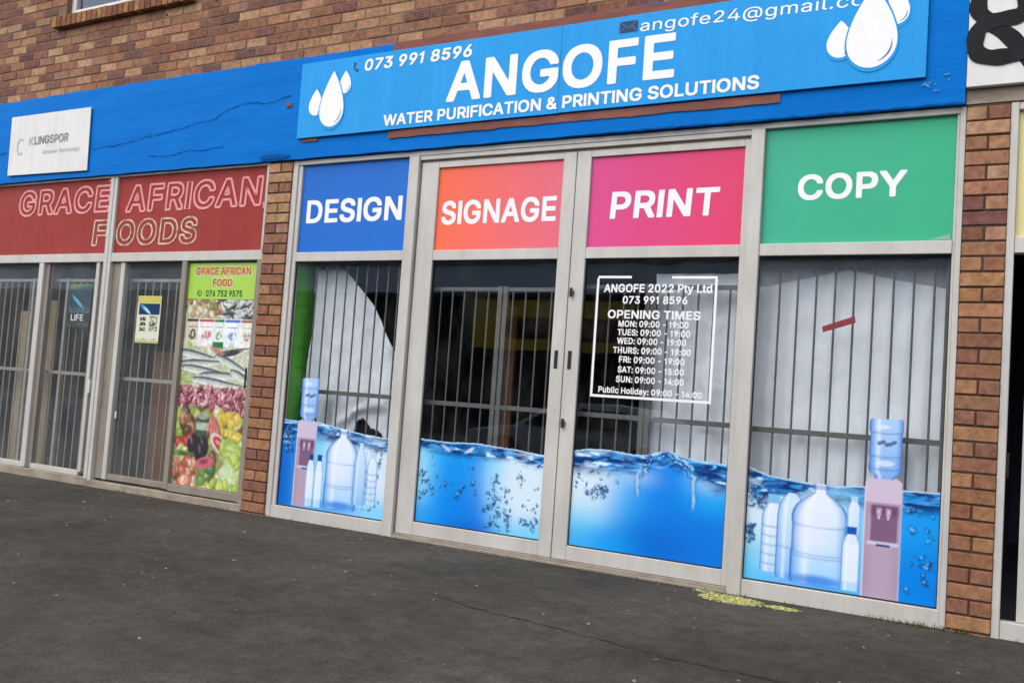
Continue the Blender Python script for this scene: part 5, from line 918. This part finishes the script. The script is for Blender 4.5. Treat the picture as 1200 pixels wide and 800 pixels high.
def small_poster(name, label, x0, x1, z0, z1, y, dark):
    a = Art(x0, x1, z0, z1, .004); u = (a.x-x0)/(x1-x0); v = (z1-a.z)/(z1-z0); W, H = x1-x0, z1-z0
    if dark:
        a.im[:] = lin(40, 84, 96); a.put(sm(.35, .65, fbm(u*4, v*6, 3))*.6, lin(24, 60, 90)); a.put(sm(.0, .02, v)*(1-sm(.10, .16, v+.1*u)), lin(110, 140, 70))
        a.put(a.ell(x0+.4*W, z1-.42*H, .10, .016, -.6, .4), lin(120, 190, 220)); a.put((v > .55)*(v < .68)*.5*sm(.5, .6, fbm(u*30, v*60, 4)), lin(130, 180, 170)); a.put((v > .68)*1.0, lin(20, 30, 40))
        a.put((v > .9)*sm(.5, .6, fbm(u*40, v*50, 6))*.5, lin(160, 170, 170))
    else:
        a.im[:] = lin(214, 214, 190); a.put(a.box(x0, x1, z1-.15*H, z1, .003), lin(196, 186, 96)); a.put(a.box(x0+.02, x1-.012, z1-.40*H, z1-.16*H, .004), lin(28, 52, 92))
        a.put(a.ell(x0+.35*W, z1-.28*H, .075, .018, -.5, .3), lin(70, 150, 200)); a.put(a.ell(x0+.42*W, z1-.31*H, .05, .007, -.6, .4), lin(226, 236, 240))
        for k in range(3):
            a.put(a.box(x0+.14*W, x0+.40*W, z1-(.53+.11*k)*H, z1-(.45+.11*k)*H, .004)*sm(.25, .5, fbm(u*22, v*40, 8)), lin(46, 50, 56))
            a.put(a.box(x0+.56*W, x0+.90*W, z1-(.53+.11*k)*H, z1-(.43+.11*k)*H, .004)*sm(.4, .6, fbm(u*22, v*50, 5)), lin(66, 74, 76))
        a.put(a.box(x0, x1, z0, z0+.04*H), lin(180, 170, 84)); a.put(a.box(x0+.05*W, x1-.05*W, z0+.05*H, z0+.10*H)*sm(.45, .6, fbm(u*40, v*50, 2))*.6, lin(90, 90, 80))
    t = thing(name, label, 'poster'); a.build('sheet', M['paper'], y, t); return t
small_poster('poster', 'small cream and yellow poster with a dark blue picture on the left shop\'s glass', -1.747, -1.446, 1.28, 1.695, .0485, False)
p2 = small_poster('poster', 'small dark teal poster with white LIFE lettering behind the left shop\'s glass', -2.705, -2.392, 1.40, 1.80, .05, True)
letter_mb(MB(), 'LIFE', -2.66, -2.48, 1.455, 1.515, .0485).build('lettering', M['white'], p2)

# ------------------------------------------------------------------ burglar bars and cloths behind the glass
GB_ = 'burglar bar grilles behind the glass'
def grille(label, x0, x1, zt, zm, mat, y=.12, step=.1, zb=.06, toprail=True, posts=(), off=.05, zover=0):
    t = thing('burglar_bars', label, 'burglar bars', GB_)
    if toprail: MB().box(x0, x1, y-.010, y+.010, zt-.014, zt+.014).build('rail', mat, t, bevel=.002)
    MB().box(x0, x1, y-.011, y+.011, zm-.016, zm+.016).build('rail', mat, t, bevel=.002)
    MB().box(x0, x1, y-.011, y+.011, zb, zb+.03).build('rail', mat, t, bevel=.002)
    x = x0+off
    while x < x1-.02:
        if not any(abs(x-p) < .035 for p in posts): MB().tube((x, y, zb+.01), (x, y, zt+zover), .0065, 8).build('bar', mat, t)
        x += step
    for p in posts: MB().box(p-.018, p+.018, y-.016, y+.016, zb, zt+.02).build('post', mat, t, bevel=.002)
    return t
grille('grey burglar bars in front of the slanting white cloth under DESIGN', .16, 1.22, 1.955, .972, M['bar'], off=.07, toprail=False)
grille('grey burglar gate behind the left door with a double post in its middle', 1.26, 2.52, 1.78, .958, M['bar'], off=.16, posts=(1.30, 1.92, 1.965))
grille('grey burglar gate behind the opening times', 2.56, 3.68, 1.80, .958, M['bar'], off=.09, posts=(3.02, 3.06, 3.64))
grille('grey burglar bars across the white sheet under the green panel', 3.72, 4.82, 1.93, .950, M['bar'], off=.13, step=.106, toprail=False, posts=(4.775,))
grille('white burglar bars of the narrow gate between the red shop\'s left post and mullion', -3.05, -2.24, 1.84, .965, M['whitebar'], off=.09, posts=(-2.83,))
grille('white burglar bars behind the widest pane, at the far left edge', -4.6, -3.10, 1.84, .965, M['whitebar'], off=.09, posts=(-3.35,))
grille('white burglar bars behind the small cream poster', -2.05, -1.15, 1.84, .955, M['whitebar'], off=.1)
GC = 'white cloths hung behind the burglar bars'
def cloth(label, fn, nu, nv, mat, keep=None, name='cloth'):
    mb = MB(); idx = {}
    for j in range(nv+1):
        for i in range(nu+1): mb.v.append(fn(i/nu, j/nv)); mb.c.append(None)
    for j in range(nv):
        for i in range(nu):
            a = j*(nu+1)+i; q = (a, a+1, a+nu+2, a+nu+1); cx = sum(mb.v[k][0] for k in q)/4; cz = sum(mb.v[k][2] for k in q)/4
            if keep is None or keep(cx, cz): mb.f.append(q)
    o = mb.build(name, mat, smooth=True); sdm = o.modifiers.new('thick', 'SOLIDIFY'); sdm.thickness = .002
    tag(o, label, 'cloth', GC); return o
def fb(x, z, sd=0): return float(fbm(np.array(x), np.array(z), sd))-.5
def c1(u, v):
    z = 1.945-1.5*v; xr = np.interp(z, [.3, .95, 1.05, 1.20, 1.64, 1.80, 1.95], [1.3, 1.22, 1.16, 1.05, .755, .60, .40]); xl = .14+.02*math.sin(z*5)
    x = xl+(xr-xl)*u; s_ = x-.28*(1.95-z)*u
    y = .215+.035*math.sin(s_*30+1)*(.35+.65*v)*(1-.3*u)+.05*fb(x*5, z*3, 2)+.02*fb(x*16, z*9, 4)
    y -= .05*math.exp(-((z-.86-.35*(x-.7)+.9*(x-.72)**2)/.035)**2-((x-.72)/.26)**2)
    return (x, y, z)
cloth('white cloth hanging on a slant behind the bars under DESIGN', c1, 110, 120, M['sheet'], lambda x, z: not (z < .80-.9*abs(x-.74)+.06*math.sin(x*30)*.3 and .52 < x < .95))
def c2(u, v):
    x = 3.03+.64*u+.03*v*(1-u); z = 1.90-1.45*v
    return (x, .21+.022*math.sin(x*34+z*1.5)*(.4+.6*v)+.05*fb(x*4, z*2.5, 7)+.018*fb(x*14, z*9, 8), z)
cloth('white cloth behind the bars in the right door, partly behind the opening times', c2, 70, 110, M['sheet'])
def c3(u, v):
    x = 3.70+1.12*u; top = 1.925-.20*abs(x-4.22)**.85; z = top-(top-.4)*v
    return (x, .200+.010*math.sin(x*59+.8*math.sin(z*2))*(.5+.5*v)+.035*fb(x*3, z*2.0, 12)+.016*fb(x*9, z*6, 13)+.02*math.exp(-((x-4.22)/.05)**2)*(1-v), z)
cloth('broad white sheet covering the window under the green panel, pinned up at its middle', c3, 120, 120, M['sheet'])
def c4(u, v):
    x = 3.69+1.13*u; z = 1.99-1.2*v; return (x, .262+.008*math.sin(x*40), z)
cloth('grey cloth showing above the broad white sheet', c4, 60, 30, M['greysheet'])

# inside the left shop
o = MB().box(-3.74, -3.50, .25, .28, 0, 1.55).build('tall_board', M['beige'], bevel=.004); tag(o, 'tall beige board standing inside the left shop', 'board')
o = MB().box(-3.26, -3.13, .22, .26, 0, 1.66).build('tall_board', M['beige'], bevel=.004); tag(o, 'narrow beige board standing behind the white bars of the gate', 'board')
o = MB().box(-1.78, -1.50, .30, .34, 0, 1.22).build('wooden_plank', M['wood'], bevel=.004); tag(o, 'brown wooden panel standing behind the glass with the cream poster', 'plank')
o = MB().box(1.52, 1.62, .9, .94, 0, 1.75).build('wooden_post', M['wood'], bevel=.004); tag(o, 'brown wooden post in the dark behind the left door', 'post')

# ------------------------------------------------------------------ moss, weeds and litter at the foot of the wall
def moss():
    mb = MB(); r = random.Random(3)
    for cx, cy, rx, ry, n in ((3.74, -.165, .19, .115, 520), (4.03, -.17, .10, .05, 130), (3.55, -.06, .09, .03, 50)):
        for _ in range(n):
            t = r.uniform(0, 6.28); q = math.sqrt(r.random()); x = cx+rx*q*math.cos(t); y = min(-.02, cy+ry*q*math.sin(t)); s_ = r.uniform(.006, .016)*(1.2-.5*q); z = ground_z(x, y)
            k = len(mb.v); kf = r.uniform(.7, 1.2); c = tuple(v*kf for v in r.choice([lin(160, 158, 90), lin(178, 174, 110), lin(134, 138, 76), lin(192, 188, 134)]))
            for i in range(5): an = i*1.257+t; mb.v.append((x+s_*math.cos(an), y+s_*math.sin(an), z+.001)); mb.c.append(c)
            mb.v.append((x, y, z+s_*.55)); mb.c.append(c)
            for i in range(5): mb.f.append((k+i, k+(i+1) % 5, k+5))
    o = mb.build('moss', M['moss']); struct(o, 'stuff'); o['label'] = 'yellow green moss on the pavement at the foot of the frame'
moss()
def weeds():
    mb = MB(); r = random.Random(9)
    for _ in range(520):
        if r.random() < .45: x = r.gauss(4.75, .14)
        elif r.random() < .4: x = r.uniform(-2.2, .1)
        else: x = r.uniform(0, 5.1)
        y = -.022-abs(r.gauss(0, .018)) - (.03 if 1.2 < x < 3.7 else 0); z = ground_z(x, y); h = r.uniform(.008, .035); a = r.uniform(0, 6.28); w_ = r.uniform(.0015, .004); lx, ly = r.gauss(0, .012), r.gauss(-.006, .008)
        kf = r.uniform(.6, 1.2); c = tuple(v*kf for v in r.choice([lin(86, 92, 48), lin(110, 104, 66), lin(70, 76, 42), lin(128, 112, 78)]))
        k = len(mb.v); mb.v += [(x-w_*math.cos(a), y-w_*math.sin(a), z), (x+w_*math.cos(a), y+w_*math.sin(a), z), (x+lx, y+ly, z+h)]; mb.c += [c]*3; mb.f.append((k, k+1, k+2))
    o = mb.build('weeds', M['moss']); struct(o, 'stuff')
weeds()
def litter():
    mb = MB(); r = random.Random(21)
    for _ in range(300):
        x = r.uniform(-3, 6.5); y = -abs(r.gauss(.0, 1.3))-.03
        if y < -5: continue
        s_ = r.choice([.003, .004, .006, .008, .011])*r.uniform(.7, 1.2); z = ground_z(x, y); n = r.randint(5, 7); k = len(mb.v); t0 = r.uniform(0, 6)
        kf = r.uniform(.6, 1.1); c = tuple(v*kf for v in r.choice([lin(150, 146, 138), lin(176, 172, 166), lin(150, 144, 134), lin(118, 110, 98), lin(96, 86, 70)]))
        for i in range(n): an = t0+6.283*i/n; q = s_*r.uniform(.6, 1.2); mb.v.append((x+q*math.cos(an), y+.8*q*math.sin(an), z+.002)); mb.c.append(c)
        for i in range(n): an = t0+6.283*i/n; q = s_*r.uniform(.4, .7); mb.v.append((x+q*math.cos(an), y+.8*q*math.sin(an), z+.002+s_*.35)); mb.c.append(c)
        for i in range(n): j = (i+1) % n; mb.f.append((k+i, k+j, k+n+j, k+n+i))
        mb.f.append(tuple(range(k+n, k+2*n)))
    o = mb.build('litter', M['moss']); struct(o, 'stuff')
litter()

# ------------------------------------------------------------------ across the road: what the dark glass mirrors
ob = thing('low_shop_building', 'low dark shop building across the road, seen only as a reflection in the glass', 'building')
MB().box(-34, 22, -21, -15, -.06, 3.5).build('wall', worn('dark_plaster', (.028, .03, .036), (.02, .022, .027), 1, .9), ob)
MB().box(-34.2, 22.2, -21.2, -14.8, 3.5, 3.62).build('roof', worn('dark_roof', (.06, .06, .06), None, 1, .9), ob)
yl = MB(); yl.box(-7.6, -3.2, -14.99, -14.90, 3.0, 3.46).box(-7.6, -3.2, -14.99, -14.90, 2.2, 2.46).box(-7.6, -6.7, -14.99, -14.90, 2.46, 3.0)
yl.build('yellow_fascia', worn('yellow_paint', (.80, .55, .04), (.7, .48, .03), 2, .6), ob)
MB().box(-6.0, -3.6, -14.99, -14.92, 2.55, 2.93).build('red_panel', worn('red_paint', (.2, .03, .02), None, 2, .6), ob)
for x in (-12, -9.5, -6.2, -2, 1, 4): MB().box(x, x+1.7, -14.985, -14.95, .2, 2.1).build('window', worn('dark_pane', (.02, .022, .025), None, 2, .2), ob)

fbk = thing('reflection_block', 'added grey blue block beyond the low shops, dimming the sky reflected in the glass', 'building')  # added block out of view that darkens the sky strip mirrored in the panes
MB().box(-90, 70, -60, -46, -.4, 9.4).build('wall', worn('blue_grey_render', (.70, .77, .86), (.64, .70, .79), .3, .9), fbk)
MB().box(-90.5, 70.5, -60.5, -45.8, 9.4, 9.8).build('roof', M['kerb'], fbk)
for fl in range(2):
    for k in range(13): MB().box(-88+12*k, -79+12*k, -46.05, -45.9, 1.2+3.7*fl, 3.2+3.7*fl).build('window', M['rubber'], fbk)

car = thing('parked_car', 'silver hatchback parked at the kerb, seen only as a reflection in the glass', 'car')
def car_body():
    prof = [(-2.0, .25), (-2.02, .5), (-1.9, .66), (-1.15, .76), (-.55, 1.12), (.1, 1.2), (.9, 1.17), (1.45, .86), (1.75, .80), (1.8, .5), (1.75, .25)]
    mb = MB(); n = len(prof); rows = []
    for yy, sc in ((-.80, .0), (-.78, .0), (-.3, 0), (.3, 0), (.78, 0), (.80, 0)):
        row = []
        for x, z in prof:
            tuck = 0 if z < .78 else (z-.78)*.45
            y = yy*(1-tuck/.8) if abs(yy) > .5 else yy; row.append(len(mb.v)); mb.v.append((x*(1 if abs(yy) < .79 else .985), y, z-(0 if abs(yy) < .79 else .02))); mb.c.append(None)
        rows.append(row)
    for a, b in zip(rows[:-1], rows[1:]):
        for i in range(n): j = (i+1) % n; mb.f.append((a[i], b[i], b[j], a[j]))
    mb.f.append(tuple(rows[0][::-1])[::-1]); mb.f.append(tuple(rows[-1])[::-1])
    bo = mb.build('body', worn('silver_paint', (.78, .79, .80), (.74, .75, .76), 3, .3, .6), car, smooth=False)
    for sg in (-1, 1):
        w_ = MB(); k = len(w_.v)
        for pts in ([(-.95, .80), (-.1, .80), (-.1, 1.10), (-.5, 1.08)], [(-.02, .80), (.8, .80), (.75, 1.09), (-.02, 1.11)]):
            q = [(x, sg*(.80*(1-max(0, z-.78)*.45/.8)+.012), z) for x, z in pts]; w_.poly(q if sg < 0 else q[::-1])
        w_.build('window', M['rubber'], car)
    for x in (-1.3, 1.15):
        for sg in (-1, 1):
            wh = MB().tube((x, sg*.62, .30), (x, sg*.82, .30), .30, 24).build('wheel', M['rubber'], car); MB().tube((x, sg*.815, .30), (x, sg*.83, .30), .19, 20).build('rim', M['kerb'], wh)
    for yy in (-.55, .55): MB().box(-2.03, -1.95, yy-.15, yy+.15, .52, .64).build('headlight', M['board'], car, bevel=.01)
car_body()
car.location = (-1.0, -8.4, -.19)
